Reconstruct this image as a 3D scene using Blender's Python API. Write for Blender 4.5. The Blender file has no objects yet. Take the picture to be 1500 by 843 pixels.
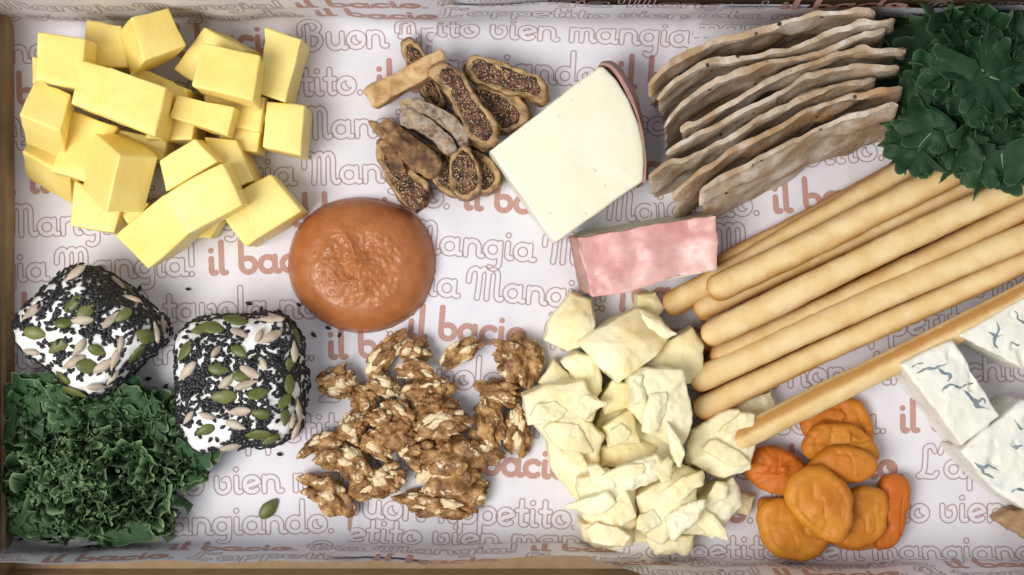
import bpy, math, random
import numpy as np
from mathutils import Vector
from mathutils.bvhtree import BVHTree

# ------------------------------------------------------------------ camera, world, lights, exposure
U = 0.00025            # one drawing unit (about one photo pixel on the tray floor) = 0.25 mm
D = 2200.0             # camera height over the tray floor in drawing units (0.55 m)
scene = bpy.context.scene
COL = scene.collection
cam_d = bpy.data.cameras.new("camera")
cam_d.sensor_fit = 'HORIZONTAL'
cam_d.angle = 2 * math.atan(750 / D)
cam_d.clip_start = 0.01
cam_d.clip_end = 50
cam = bpy.data.objects.new("camera", cam_d)
cam.location = (0, 0, D * U)
COL.objects.link(cam)
scene.camera = cam
world = bpy.data.worlds.new("World")
scene.world = world
world.use_nodes = True
world.node_tree.nodes["Background"].inputs[0].default_value = (0.93, 0.95, 1.0, 1)
world.node_tree.nodes["Background"].inputs[1].default_value = 0.54


def area(name, loc, target, size, power, color):
    l = bpy.data.lights.new(name, 'AREA')
    l.shape = 'DISK'
    l.size = size
    l.energy = power
    l.color = color
    o = bpy.data.objects.new(name, l)
    o.location = loc
    o.rotation_euler = (Vector(target) - Vector(loc)).to_track_quat('-Z', 'Y').to_euler()
    COL.objects.link(o)


area("ceiling_lamp", (-0.50, -0.26, 0.95), (-0.05, 0, 0), 0.60, 11.2, (1.0, 0.97, 0.92))
scene.view_settings.view_transform = 'Standard'
scene.view_settings.look = 'None'
scene.view_settings.gamma = 1.0
scene.view_settings.exposure = 0.0

RNG = np.random.default_rng(7)


# ------------------------------------------------------------------ helpers
def W(px, py, z=0.0):
    k = (D - z) / D
    return np.array([(px - 750) * k, (421.5 - py) * k, z], float)


def _hash(ix, iy, iz, seed):
    h = (ix.astype(np.int64) * 374761393 + iy.astype(np.int64) * 668265263 + iz.astype(np.int64) * 2147483647 + seed * 974634777)
    h = (h ^ (h >> 13)) * 1274126177
    h = h & 0xffffffff
    h = (h ^ (h >> 16)) * 2246822519 & 0xffffffff
    h = h ^ (h >> 15)
    return (h & 0xffff) / 32767.5 - 1.0


def noise(p, freq, seed=0):
    """value noise, -1..1, p (n,3)"""
    q = np.asarray(p, float) * freq + 1000.37
    i = np.floor(q)
    f = q - i
    f = f * f * f * (f * (f * 6 - 15) + 10)
    i = i.astype(np.int64)
    r = 0
    for dx in (0, 1):
        for dy in (0, 1):
            for dz in (0, 1):
                w = (f[:, 0] if dx else 1 - f[:, 0]) * (f[:, 1] if dy else 1 - f[:, 1]) * (f[:, 2] if dz else 1 - f[:, 2])
                r = r + w * _hash(i[:, 0] + dx, i[:, 1] + dy, i[:, 2] + dz, seed)
    return r


def fbm(p, freq, seed=0, octaves=3, gain=0.5):
    r, a = 0, 1.0
    for o in range(octaves):
        r = r + a * noise(p, freq * 2 ** o, seed + o * 17)
        a *= gain
    return r


def vnormals(v, faces):
    n = np.zeros_like(v)
    f3 = np.array([f[:3] for f in faces])
    fn = np.cross(v[f3[:, 1]] - v[f3[:, 0]], v[f3[:, 2]] - v[f3[:, 0]])
    m = max(len(f) for f in faces)
    for k in range(m):
        idx = np.array([f[k] if k < len(f) else f[0] for f in faces])
        np.add.at(n, idx, fn)
    l = np.linalg.norm(n, axis=1)
    l[l == 0] = 1
    return n / l[:, None]


def mk(name, v, faces, mat, parent=None, smooth=True, attrs=None, label=None, cat=None, group=None, kind=None, auto=None):
    """one mesh object from drawing-unit vertices; origin at the middle of its base"""
    v = np.asarray(v, float)
    org = np.array([(v[:, 0].min() + v[:, 0].max()) / 2, (v[:, 1].min() + v[:, 1].max()) / 2, v[:, 2].min()])
    me = bpy.data.meshes.new(name)
    lv = (v - org) * U
    if isinstance(faces, np.ndarray):
        me.vertices.add(len(lv))
        me.vertices.foreach_set('co', lv.ravel())
        k = faces.shape[1]
        me.loops.add(faces.size)
        me.loops.foreach_set('vertex_index', faces.ravel().astype(np.int32))
        me.polygons.add(len(faces))
        me.polygons.foreach_set('loop_start', np.arange(0, faces.size, k, dtype=np.int32))
        me.update(calc_edges=True)
        me.validate()
    else:
        me.from_pydata(lv.tolist(), [], [list(map(int, f)) for f in faces])
    me.polygons.foreach_set('use_smooth', [smooth] * len(me.polygons))
    if attrs:
        for an, arr in attrs.items():
            a = me.attributes.new(an, 'FLOAT', 'POINT')
            a.data.foreach_set('value', np.asarray(arr, np.float32))
    if auto and hasattr(me, 'set_sharp_from_angle'):
        me.set_sharp_from_angle(angle=math.radians(auto))
    me.materials.append(M[mat] if isinstance(mat, str) else mat)
    o = bpy.data.objects.new(name, me)
    COL.objects.link(o)
    o['_org'] = org.tolist()
    put(o, org, parent)
    tag(o, label, cat, group, kind)
    return o


def put(o, org, parent=None):
    if parent is None:
        o.location = Vector(np.asarray(org) * U)
    else:
        o.parent = parent
        o.location = Vector((np.asarray(org) - np.array(parent['_org'])) * U)


def tag(o, label=None, cat=None, group=None, kind=None):
    if label: o['label'] = label
    if cat: o['category'] = cat
    if group: o['group'] = group
    if kind: o['kind'] = kind
    return o


def empty(name, org, label, cat, group=None):
    o = bpy.data.objects.new(name, None)
    o.empty_display_size = 0.01
    COL.objects.link(o)
    o['_org'] = [float(c) for c in org]
    put(o, org)
    return tag(o, label, cat, group)


_cube_cache = {}


def cube_grid(n, extra):
    key = (n, extra)
    if key in _cube_cache: return _cube_cache[key]
    t = np.linspace(-1, 1, n + 1)
    if extra:
        e = extra
        inner = np.linspace(-1 + e, 1 - e, n - 3)
        t = np.concatenate([[-1, -1 + e * .3, -1 + e * .65], inner, [1 - e * .65, 1 - e * .3, 1]])
    idx, v, f = {}, [], []

    def vi(p):
        k = tuple(np.round(p, 5))
        if k not in idx:
            idx[k] = len(v)
            v.append(p)
        return idx[k]
    for ax in range(3):
        for s in (-1, 1):
            a, b = (ax + 1) % 3, (ax + 2) % 3
            for i in range(len(t) - 1):
                for j in range(len(t) - 1):
                    q = []
                    for (ii, jj) in ((i, j), (i + 1, j), (i + 1, j + 1), (i, j + 1)):
                        p = [0, 0, 0]
                        p[ax] = s; p[a] = t[ii]; p[b] = t[jj]
                        q.append(vi(tuple(p)))
                    f.append(q if s > 0 else q[::-1])
    r = (np.array(v, float), f)
    _cube_cache[key] = r
    return r


def hexa(c8, r=0.1, n=10):
    """rounded box through 8 corners: first 4 the top (counter-clockwise from above), last 4 below them"""
    p, f = cube_grid(n, r if r < .3 else 0)
    q = np.clip(p, -(1 - r), 1 - r)
    d = p - q
    l = np.linalg.norm(d, axis=1)
    l[l == 0] = 1
    p = q + d / l[:, None] * r
    u, w, h = (p[:, 0] + 1) / 2, (p[:, 1] + 1) / 2, (p[:, 2] + 1) / 2
    c8 = np.array(c8, float)
    T, B = c8[:4], c8[4:]

    def quad(c):
        return ((1 - u) * (1 - w))[:, None] * c[0] + (u * (1 - w))[:, None] * c[1] + (u * w)[:, None] * c[2] + ((1 - u) * w)[:, None] * c[3]
    return quad(B) * (1 - h)[:, None] + quad(T) * h[:, None], f


def quad_block(px4, z4, t, r=0.09, n=10, amp=1.2, seed=0, spread=0.0, fr=1 / 30.):
    """block whose top face has the given photo corners (clockwise in the photo from its top-left)"""
    z4 = [z4] * 4 if np.isscalar(z4) else z4
    T = np.array([W(p[0], p[1], z) for p, z in zip(px4, z4)])[::-1]      # counter-clockwise from above
    nrm = np.cross(T[2] - T[0], T[3] - T[1])
    nrm /= np.linalg.norm(nrm)
    if nrm[2] < 0:
        T = T[::-1]
        nrm = -nrm
    c = T.mean(0)
    B = c + (T - c) * (1 + spread) - nrm * t
    v, f = hexa(np.concatenate([T, B]), r, n)
    nn = vnormals(v, f)
    v = v + nn * (amp * fbm(v, fr, seed, 3))[:, None]
    v[:, 2] = np.maximum(v[:, 2], FLOOR)
    return v, f


FLOOR = 5.0


def smooth_poly(pts, m, tension=True):
    """closed Catmull-Rom (or straight) resample to m points"""
    P = np.array(pts, float)
    n = len(P)
    out = []
    per = 12
    for i in range(n):
        p0, p1, p2, p3 = P[i - 1], P[i], P[(i + 1) % n], P[(i + 2) % n]
        for k in range(per):
            t = k / per
            if tension:
                out.append(0.5 * (2 * p1 + (p2 - p0) * t + (2 * p0 - 5 * p1 + 4 * p2 - p3) * t * t + (3 * p1 - p0 - 3 * p2 + p3) * t ** 3))
            else:
                out.append(p1 + (p2 - p1) * t)
    out = np.array(out)
    L = np.concatenate([[0], np.cumsum(np.linalg.norm(np.diff(np.vstack([out, out[:1]]), axis=0), axis=1))])
    s = np.linspace(0, L[-1], m, endpoint=False)
    Q = np.vstack([out, out[:1]])
    return np.stack([np.interp(s, L, Q[:, k]) for k in range(Q.shape[1])], 1)


def poly_slab(pts, z, t, m=56, straight=False, round_=8, dome=0.0, tilt=(0, 0), bottom=1.0, shift=(0, 0), caps=9, sides=7, amp=0, fr=1 / 25., seed=0, amp2=0, fr2=1 / 7.):
    """slab from a photo outline at height z; returns verts, faces, ring parameter s"""
    P = smooth_poly(pts, m, not straight)
    k = (D - z) / D
    X = np.stack([(P[:, 0] - 750) * k, (421.5 - P[:, 1]) * k], 1)
    ar = 0.5 * np.sum(X[:, 0] * np.roll(X[:, 1], -1) - np.roll(X[:, 0], -1) * X[:, 1])
    if ar < 0: X = X[::-1]
    c = X.mean(0)
    rad = np.linalg.norm(X - c, axis=1).mean()
    rings, ss = [], []
    for s in np.linspace(0, 1, caps)[1:]:                 # cap, from the middle out to the start of the rounded edge
        sc = s * (1 - round_ / rad)
        rings.append(np.c_[c + (X - c) * sc, np.full(m, z) - dome * s * s]); ss.append(sc)
    ztop = z - dome
    for a in (30, 60, 90):                                # rounded edge
        a = math.radians(a)
        sc = 1 - round_ / rad * (1 - math.sin(a))
        rings.append(np.c_[c + (X - c) * sc, np.full(m, ztop - round_ * (1 - math.cos(a)))]); ss.append(sc)
    z1, z0 = ztop - round_, z - t
    for h in np.linspace(0, 1, sides)[1:]:
        sc = 1 + (bottom - 1) * h
        rings.append(np.c_[c + (X - c) * sc + np.array(shift) * h, np.full(m, z1 + (z0 - z1) * h)]); ss.append(1 + h)
    rings.append(np.c_[c + (X - c) * bottom * 0.5 + np.array(shift), np.full(m, z0)]); ss.append(2.2)
    v = [np.array([[c[0], c[1], z]])] + rings + [np.array([[c[0] + shift[0], c[1] + shift[1], z0]])]
    v = np.concatenate(v)
    s_attr = np.concatenate([[0]] + [np.full(m, s) for s in ss] + [[2.5]])
    f = []
    for j in range(m):
        f.append([0, 1 + j, 1 + (j + 1) % m])
    R = len(rings)
    for i in range(R - 1):
        a, b = 1 + i * m, 1 + (i + 1) * m
        for j in range(m):
            f.append([a + j, b + j, b + (j + 1) % m, a + (j + 1) % m])
    last = len(v) - 1
    a = 1 + (R - 1) * m
    for j in range(m):
        f.append([a + (j + 1) % m, a + j, last])
    tz = tilt[0] * (v[:, 0] - c[0]) + tilt[1] * (v[:, 1] - c[1])
    w = np.clip((v[:, 2] - (z - t)) / max(t, 1), 0, 1)
    v[:, 2] += tz * w
    if amp or amp2:
        n = vnormals(v, f)
        v = v + n * (amp * fbm(v, fr, seed, 2))[:, None] + n * (amp2 * fbm(v, fr2, seed + 5, 2))[:, None]
    v[:, 2] = np.maximum(v[:, 2], FLOOR)
    return v, f, s_attr


def tube(path, radii, seg=14, cap=True):
    """path (n,3)"""
    path = np.array(path, float)
    n = len(path)
    tan = np.gradient(path, axis=0)
    tan /= np.linalg.norm(tan, axis=1)[:, None]
    up = np.array([0, 0, 1.0])
    v, ang = [], []
    for i in range(n):
        s = np.cross(tan[i], up)
        s /= np.linalg.norm(s) + 1e-9
        u = np.cross(s, tan[i])
        for k in range(seg):
            a = 2 * math.pi * k / seg
            v.append(path[i] + radii[i] * (math.cos(a) * s + math.sin(a) * u))
            ang.append(a)
    f = []
    for i in range(n - 1):
        for k in range(seg):
            a, b = i * seg + k, i * seg + (k + 1) % seg
            f.append([a, a + seg, b + seg, b])
    if cap:
        f.append(list(range(seg)))
        f.append(list(range((n - 1) * seg, n * seg))[::-1])
    return np.array(v), f, np.array(ang)


def inpoly(px, py, poly):
    r = False
    j = len(poly) - 1
    for i in range(len(poly)):
        (xi, yi), (xj, yj) = poly[i], poly[j]
        if (yi > py) != (yj > py) and px < (xj - xi) * (py - yi) / (yj - yi) + xi: r = not r
        j = i
    return r


# ------------------------------------------------------------------ materials
M = {}


class NT:
    def __init__(s, name):
        s.m = bpy.data.materials.new(name)
        s.m.use_nodes = True
        s.t = s.m.node_tree
        s.b = s.t.nodes['Principled BSDF']
        M[name] = s.m
        s.co = s.t.nodes.new('ShaderNodeTexCoord')
        oi = s.t.nodes.new('ShaderNodeObjectInfo')
        va = s.t.nodes.new('ShaderNodeVectorMath')
        va.operation = 'ADD'
        s.t.links.new(s.co.outputs['Object'], va.inputs[0])
        s.t.links.new(oi.outputs['Location'], va.inputs[1])
        s.vec = va.outputs[0]

    def link(s, a, b): s.t.links.new(a, b)

    def noise(s, scale, detail=3, rough=0.55, dist=0.0, vec=None):
        n = s.t.nodes.new('ShaderNodeTexNoise')
        n.inputs['Scale'].default_value = scale
        n.inputs['Detail'].default_value = detail
        n.inputs['Roughness'].default_value = rough
        n.inputs['Distortion'].default_value = dist
        s.link(vec or s.vec, n.inputs['Vector'])
        return n.outputs['Fac']

    def voro(s, scale, feature='F1', rnd=1.0):
        n = s.t.nodes.new('ShaderNodeTexVoronoi')
        n.feature = feature
        n.inputs['Scale'].default_value = scale
        n.inputs['Randomness'].default_value = rnd
        s.link(s.vec, n.inputs['Vector'])
        return n.outputs['Distance']

    def attr(s, name):
        n = s.t.nodes.new('ShaderNodeAttribute')
        n.attribute_name = name
        return n.outputs['Fac']

    def ramp(s, fac, stops):
        n = s.t.nodes.new('ShaderNodeValToRGB')
        e = n.color_ramp.elements
        while len(e) < len(stops): e.new(0.5)
        for k, (p, c) in enumerate(stops):
            e[k].position = p
            e[k].color = (*c, 1) if not np.isscalar(c) else (c, c, c, 1)
        s.link(fac, n.inputs[0])
        return n.outputs[0]

    def mix(s, fac, a, b, mode='MIX'):
        n = s.t.nodes.new('ShaderNodeMix')
        n.data_type = 'RGBA'
        n.blend_type = mode
        for val, sock in ((fac, n.inputs[0]), (a, n.inputs[6]), (b, n.inputs[7])):
            if hasattr(val, 'links'): s.link(val, sock)
            elif np.isscalar(val): sock.default_value = val
            else: sock.default_value = (*val, 1)
        return n.outputs[2]

    def math(s, op, a, b=0.0):
        n = s.t.nodes.new('ShaderNodeMath')
        n.operation = op
        for val, sock in ((a, n.inputs[0]), (b, n.inputs[1])):
            if hasattr(val, 'links'): s.link(val, sock)
            else: sock.default_value = val
        return n.outputs[0]

    def color(s, c):
        if hasattr(c, 'links'): s.link(c, s.b.inputs['Base Color'])
        else: s.b.inputs['Base Color'].default_value = (*c, 1)

    def bump(s, h, strength=0.3, dist=0.0005):
        n = s.t.nodes.new('ShaderNodeBump')
        n.inputs['Strength'].default_value = strength
        n.inputs['Distance'].default_value = dist
        s.link(h, n.inputs['Height'])
        s.link(n.outputs[0], s.b.inputs['Normal'])

    def set(s, rough=0.5, sss=0.0, rad=(1, .6, .3), scale=0.003, spec=0.5, coat=0.0):
        b = s.b
        if hasattr(rough, 'links'): s.link(rough, b.inputs['Roughness'])
        else: b.inputs['Roughness'].default_value = rough
        b.inputs['Subsurface Weight'].default_value = sss
        b.inputs['Subsurface Radius'].default_value = rad
        b.inputs['Subsurface Scale'].default_value = scale
        b.inputs['Specular IOR Level'].default_value = spec
        b.inputs['Coat Weight'].default_value = coat
        b.inputs['Coat Roughness'].default_value = 0.15


def materials():
    n = NT('paper'); n.color(n.ramp(n.noise(90, 4), [(0.3, (.69, .68, .735)), (0.7, (.745, .735, .785))]))
    n.set(0.55, spec=.35); n.bump(n.noise(260, 4), 0.12, 0.0003)
    n = NT('ink_outline'); n.color((.42, .305, .305)); n.set(0.6, spec=.3)
    n = NT('ink_solid'); n.color(n.ramp(n.noise(1500, 2), [(0.3, (.44, .25, .205)), (0.7, (.52, .31, .265))])); n.set(0.6, spec=.3)
    n = NT('cardboard'); n.color(n.ramp(n.noise(160, 5, .7), [(0.3, (.33, .225, .13)), (0.7, (.42, .295, .18))])); n.set(0.85, spec=.2); n.bump(n.noise(900, 3), .25, .0002)
    n = NT('table'); n.color(n.ramp(n.noise(30, 4), [(0.3, (.30, .27, .24)), (0.7, (.36, .33, .30))])); n.set(.6)
    n = NT('cheddar')
    c = n.ramp(n.noise(60, 4), [(0.38, (.88, .655, .165)), (0.62, (.925, .75, .245))])
    oi = n.t.nodes.new('ShaderNodeObjectInfo')
    c = n.mix(n.math('MULTIPLY', oi.outputs['Random'], .4), c, (.91, .77, .31))
    n.color(n.mix(n.ramp(n.noise(800, 3), [(.60, 0.), (.72, .35)]), c, (.93, .80, .42)))
    mp = n.t.nodes.new('ShaderNodeMapping'); mp.inputs['Rotation'].default_value = (.4, .3, .6); mp.inputs['Scale'].default_value = (1, .06, .3)
    n.link(n.vec, mp.inputs['Vector']); drag = n.noise(900, 3, .6, 0, mp.outputs[0])
    n.set(.40, .32, (1, .62, .18), .0035, .45); n.bump(n.math('ADD', n.noise(380, 5), n.math('MULTIPLY', drag, .6)), .3, .0006)
    n = NT('paste')
    n.color(n.ramp(n.noise(190, 4), [(0.36, (.37, .120, .034)), (0.64, (.44, .155, .048))]))
    n.set(n.ramp(n.noise(300, 3), [(.38, .28), (.62, .5)]), .08, (1, .4, .15), .0015, .4, .04); n.bump(n.noise(700, 4), .3, .0004)
    n = NT('fig_skin')
    base = n.ramp(n.noise(180, 5, .65), [(0.36, (.10, .046, .02)), (0.5, (.26, .135, .055)), (0.62, (.50, .31, .14))])
    base = n.mix(n.math('MULTIPLY', n.attr('rim'), n.ramp(n.noise(210, 5, .65), [(.40, .1), (.58, 1.)])), base, (.62, .42, .20))
    n.color(n.mix(n.math('MULTIPLY', n.ramp(n.noise(420, 4, .7), [(.35, 0.), (.62, 1.)]), n.attr('bloom')), base, (.52, .43, .35)))
    n.set(.42, .1, (1, .5, .2), .002, .5); n.bump(n.noise(420, 6, .7), 1.0, .0014)
    n = NT('fig_gold'); n.color(n.ramp(n.noise(150, 5, .65), [(0.36, (.40, .21, .075)), (0.5, (.57, .37, .17)), (0.64, (.68, .50, .28))])); n.set(.5, .1, (1, .5, .2), .002, .4); n.bump(n.noise(420, 5, .7), .5, .0008)
    n = NT('fig_flesh')
    n.color(n.ramp(n.noise(420, 4, .6), [(0.36, (.03, .012, .007)), (0.5, (.095, .038, .018)), (0.64, (.25, .11, .05))]))
    n.set(.35, .1, (1, .3, .1), .002, .5); n.bump(n.voro(1300), .8, .0006)
    n = NT('fig_seed'); n.color((.66, .48, .27)); n.set(.35)
    n = NT('walnut_kernel')
    br = n.ramp(n.noise(200, 6, .7), [(0.37, (.12, .05, .015)), (0.5, (.31, .155, .053)), (0.63, (.56, .34, .14))])
    cr = n.ramp(n.noise(500, 3), [(0.3, (.68, .52, .29)), (0.7, (.84, .72, .48))])
    fac = n.ramp(n.math('ADD', n.attr('cream'), n.math('MULTIPLY', n.math('SUBTRACT', n.noise(650, 4, .6), .5), 1.1)), [(.47, 0.), (.56, 1.)])
    n.color(n.mix(fac, br, cr)); n.set(.48, .12, (1, .6, .3), .0015, .4); n.bump(n.noise(900, 5, .6), .5, .0005)
    n = NT('pecorino')
    n.color(n.mix(n.ramp(n.noise(330, 2, .4), [(.72, 0.), (.78, .5)]), n.ramp(n.noise(60, 3), [(0.3, (.82, .79, .60)), (0.7, (.86, .83, .66))]), (.55, .48, .27)))
    n.set(.45, .3, (1, .85, .55), .004, .4); n.bump(n.noise(260, 5, .6), .2, .0006)
    n = NT('rind')
    n.color(n.ramp(n.noise(120, 5), [(0.3, (.30, .15, .125)), (0.7, (.44, .25, .21))])); n.set(.5, .1, (1, .4, .3), .002)
    n.bump(n.noise(500, 4), .3, .0005)
    n = NT('pink_rind')
    pk = n.ramp(n.noise(75, 4, .6, .4), [(0.34, (.64, .30, .275)), (0.5, (.73, .40, .37)), (0.66, (.79, .52, .47))])
    n.color(n.mix(n.ramp(n.noise(240, 4, .65), [(.62, 0.), (.8, .55)]), pk, (.84, .64, .56)))
    n.set(.38, .25, (1, .5, .4), .003, .5); n.bump(n.noise(300, 5, .6), .3, .0007)
    n = NT('cracker')
    a = n.ramp(n.noise(85, 5, .6), [(0.37, (.36, .25, .15)), (0.5, (.53, .43, .32)), (0.63, (.70, .63, .55))])
    a = n.mix(n.math('MULTIPLY', n.attr('toast'), n.ramp(n.noise(110, 5, .65), [(.35, 0.), (.6, 1.)])), a, (.43, .245, .105))
    spots = n.ramp(n.voro(170), [(.12, 1.), (.16, 0.)])
    n.color(n.mix(n.math('MULTIPLY', spots, n.ramp(n.noise(45, 1), [(.5, 0.), (.53, 1.)])), a, (.05, .035, .022)))
    n.set(.7, .05, (1, .6, .3), .002, .25); n.bump(n.noise(330, 6, .7), .8, .001)
    n = NT('breadstick')
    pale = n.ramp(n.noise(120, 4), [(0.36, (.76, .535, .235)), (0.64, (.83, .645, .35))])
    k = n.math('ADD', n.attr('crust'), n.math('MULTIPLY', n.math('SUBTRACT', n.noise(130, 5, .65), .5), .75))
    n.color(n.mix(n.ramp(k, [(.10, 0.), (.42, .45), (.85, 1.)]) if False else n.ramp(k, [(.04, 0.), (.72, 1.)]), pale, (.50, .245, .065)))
    n.set(.55, .14, (1, .6, .3), .0025, .35); n.bump(n.noise(800, 5, .6), .35, .0004)
    n = NT('parmesan')
    c = n.ramp(n.noise(55, 4), [(0.36, (.84, .68, .33)), (0.5, (.885, .775, .46)), (0.64, (.91, .85, .61))])
    n.color(n.mix(n.attr('white'), c, (.90, .84, .62)))
    n.set(.5, .35, (1, .7, .3), .004, .4); n.bump(n.noise(350, 7, .7), .5, .0009)
    n = NT('apricot')
    n.color(n.mix(n.attr('red'), n.ramp(n.noise(70, 4, .5), [(0.36, (.52, .185, .014)), (0.64, (.63, .265, .026))]), (.56, .135, .012)))
    n.set(.5, .35, (1, .35, .08), .004, .35); n.bump(n.noise(260, 5, .65), .5, .0009)
    n = NT('blue_cheese')
    base = n.ramp(n.noise(80, 4), [(0.3, (.80, .78, .66)), (0.7, (.86, .84, .76))])
    w = n.math('ABSOLUTE', n.math('SUBTRACT', n.noise(48, 3, .55, .7), .5))
    vein = n.math('MULTIPLY', n.ramp(w, [(.006, 1.), (.022, 0.)]), n.ramp(n.noise(38, 2), [(.545, 0.), (.60, 1.)]))
    soft = n.math('MULTIPLY', n.ramp(w, [(.0, .4), (.07, 0.)]), n.ramp(n.noise(38, 2), [(.52, 0.), (.62, 1.)]))
    n.color(n.mix(soft, base, (.50, .57, .60)))
    n.set(n.ramp(n.noise(160, 2), [(.4, .22), (.6, .5)]), .25, (1, .9, .75), .003, .5); n.bump(n.noise(300, 5, .6), .4, .0007)
    n = NT('blue_mould'); n.color(n.ramp(n.noise(420, 4, .6), [(.3, (.10, .14, .155)), (.7, (.30, .37, .39))])); n.set(.6); n.bump(n.noise(700, 4), .6, .0006)
    n = NT('crust')
    n.color(n.ramp(n.noise(140, 5), [(0.3, (.30, .16, .07)), (0.7, (.50, .33, .19))])); n.set(.7); n.bump(n.noise(500, 5), .5, .0007)
    n = NT('goat_cheese'); n.color(n.ramp(n.noise(220, 4), [(.38, (.76, .75, .72)), (.62, (.86, .86, .85))])); n.set(.45, .2, (1, .95, .9), .002, .4); n.bump(n.noise(350, 5), .4, .0008)
    n = NT('sesame'); n.color(n.ramp(n.noise(300, 1), [(.3, (.006, .006, .007)), (.7, (.018, .018, .020))])); n.set(.42, spec=.4)
    n = NT('pumpkin_seed')
    n.color(n.mix(n.ramp(n.noise(90, 2), [(.35, 0.), (.65, 1.)]), (.075, .095, .018), (.17, .175, .05))); n.set(.42, .1, (.5, 1, .3), .001, .4); n.bump(n.noise(900, 3), .3, .0003)
    n = NT('sunflower_seed')
    n.color(n.ramp(n.noise(160, 3), [(.3, (.36, .29, .21)), (.7, (.58, .49, .38))])); n.set(.5, .1); n.bump(n.noise(900, 3), .3, .0003)
    for nm, dark, mid, edge in (('kale_curly', (.021, .060, .022), (.045, .102, .038), (.24, .35, .18)),
                                ('kale_flat', (.008, .030, .011), (.020, .058, .021), (.075, .135, .055))):
        n = NT(nm)
        c = n.ramp(n.noise(70, 4, .6), [(.3, dark), (.7, mid)])
        n.color(n.mix(n.attr('edge'), c, edge)); n.set(.58, .0, spec=.25); n.bump(n.noise(420, 4, .6), .5, .0006)
        n.b.inputs['Transmission Weight'].default_value = 0
    n = NT('kale_rib'); n.color((.15, .23, .11)); n.set(.45)


materials()

# ------------------------------------------------------------------ table, tray
TOPW, BOTW = 402.0, -408.0
LW, RW = -735.0, 860.0


def box_mesh(x0, x1, y0, y1, z0, z1):
    v = [(x, y, z) for z in (z0, z1) for y in (y0, y1) for x in (x0, x1)]
    return np.array(v, float), [[0, 2, 3, 1], [4, 5, 7, 6], [0, 1, 5, 4], [2, 6, 7, 3], [0, 4, 6, 2], [1, 3, 7, 5]]


def slab_part(name, x0, x1, y0, y1, z0, z1, parent, mat='cardboard', seed=1):
    T = np.array([[x0, y0, z1], [x1, y0, z1], [x1, y1, z1], [x0, y1, z1]], float)
    B = T.copy(); B[:, 2] = z0
    v, f = hexa(np.concatenate([T, B]), .03, 14)
    v[:, 0] += 0.9 * noise(v, 1 / 90., seed); v[:, 1] += 0.9 * noise(v, 1 / 90., seed + 3)
    return mk(name, v, f, mat, parent)


v, f = box_mesh(-2600, 2600, -2200, 2200, -60, -14.5)
mk('table_top', v, f, 'table', smooth=False, kind='structure')
tray = empty('cardboard_tray', (0, 0, -14), 'open brown cardboard tray lined with printed paper', 'tray')
slab_part('base', LW - 14, RW + 14, -425, TOPW + 14, -14, -2, tray)
slab_part('wall', LW - 13, RW + 13, TOPW, TOPW + 13, -2, 156, tray, seed=2)
T = np.array([[LW - 13, -463, 148], [RW + 13, -463, 148], [RW + 13, -450, 148], [LW - 13, -450, 148]], float)
B = np.array([[LW - 13, -425, -2], [RW + 13, -425, -2], [RW + 13, -412, -2], [LW - 13, -412, -2]], float)
v, f = hexa(np.concatenate([T, B]), .03, 14)
mk('wall', v, f, 'cardboard', tray)
slab_part('wall', LW - 13, LW, -448, TOPW, -2, 152, tray, seed=8)
slab_part('wall', RW, RW + 13, -448, TOPW, -2, 152, tray, seed=11)
slab_part('flap', LW - 20, RW + 20, -600, -463, 141, 149, tray, seed=13)
slab_part('flap', LW - 20, RW + 20, TOPW + 13, TOPW + 150, 148, 156.5, tray, seed=17)
# rolled cardboard edge that runs along the foot of the left wall
slab_part('fold_strip', LW, LW + 7, BOTW + 2, TOPW - 2, -2, 40, tray, seed=19)


# ------------------------------------------------------------------ paper sheets with their print
class Sheet:
    """flat (x, y) -> bent surface; floor in the middle, turned up along top and bottom walls"""

    def __init__(s, yt, rt, yb, rb, lift, over=False):
        s.lift = lift
        s.tab = []
        for (y0, r, top) in ((yt, rt, True), (yb, rb, False)):
            d = np.arange(0, 400, 1.0)
            amax = math.radians(87)
            k = np.where(d < r * amax, 1.0 / r, 0.0)
            if over and not top:                      # over the rim and outwards
                s1 = r * amax + 112 - r * .3
                k = np.where((d > s1) & (d < s1 + 16 * 1.4), -1.0 / 16, k)
            ang = np.concatenate([[0], np.cumsum(k)[:-1]])
            s.tab.append((y0, d, np.concatenate([[0], np.cumsum(np.cos(ang))[:-1]]), np.concatenate([[0], np.cumsum(np.sin(ang))[:-1]]), ang))

    def __call__(s, x, y, up=0.0):
        Y, Z = y.copy(), np.zeros_like(y)
        A = np.zeros_like(y)
        for (y0, d, cy, cz, an), sg in zip(s.tab, (1, -1)):
            m = sg * y > y0
            dd = sg * y[m] - y0
            Y[m] = sg * (y0 + np.interp(dd, d, cy))
            Z[m] = np.interp(dd, d, cz)
            A[m] = np.interp(dd, d, an) * sg
        p3 = np.stack([x, y, 0 * x], 1)
        w = 1.6 * fbm(p3, 1 / 170., 3, 2) + .5 * noise(p3, 1 / 40., 9)
        crease = np.abs(noise(p3 * np.array([1, .25, 1]), 1 / 120., 21))
        w = w + 1.2 * (1 - np.clip(crease * 6, 0, 1)) + 1.5
        bulge = np.clip(np.abs(A), 0, 1.4) * 3.2 * noise(p3, 1 / 75., 31)
        off = s.lift + up + np.maximum(w, 0) + bulge
        return np.stack([x, Y - np.sin(A) * off, Z + np.cos(A) * off], 1)


SL = Sheet(368, 24, 350, 26, 0.2)
SM = Sheet(346, 42, 346, 28, 1.6)
SR = Sheet(352, 34, 380, 22, 3.0)


def lerp_edge(pts):
    ys = np.array([421.5 - p[1] for p in pts]); xs = np.array([p[0] - 750 for p in pts])
    o = np.argsort(ys)
    return lambda y: np.interp(y, ys[o], xs[o])


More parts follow.
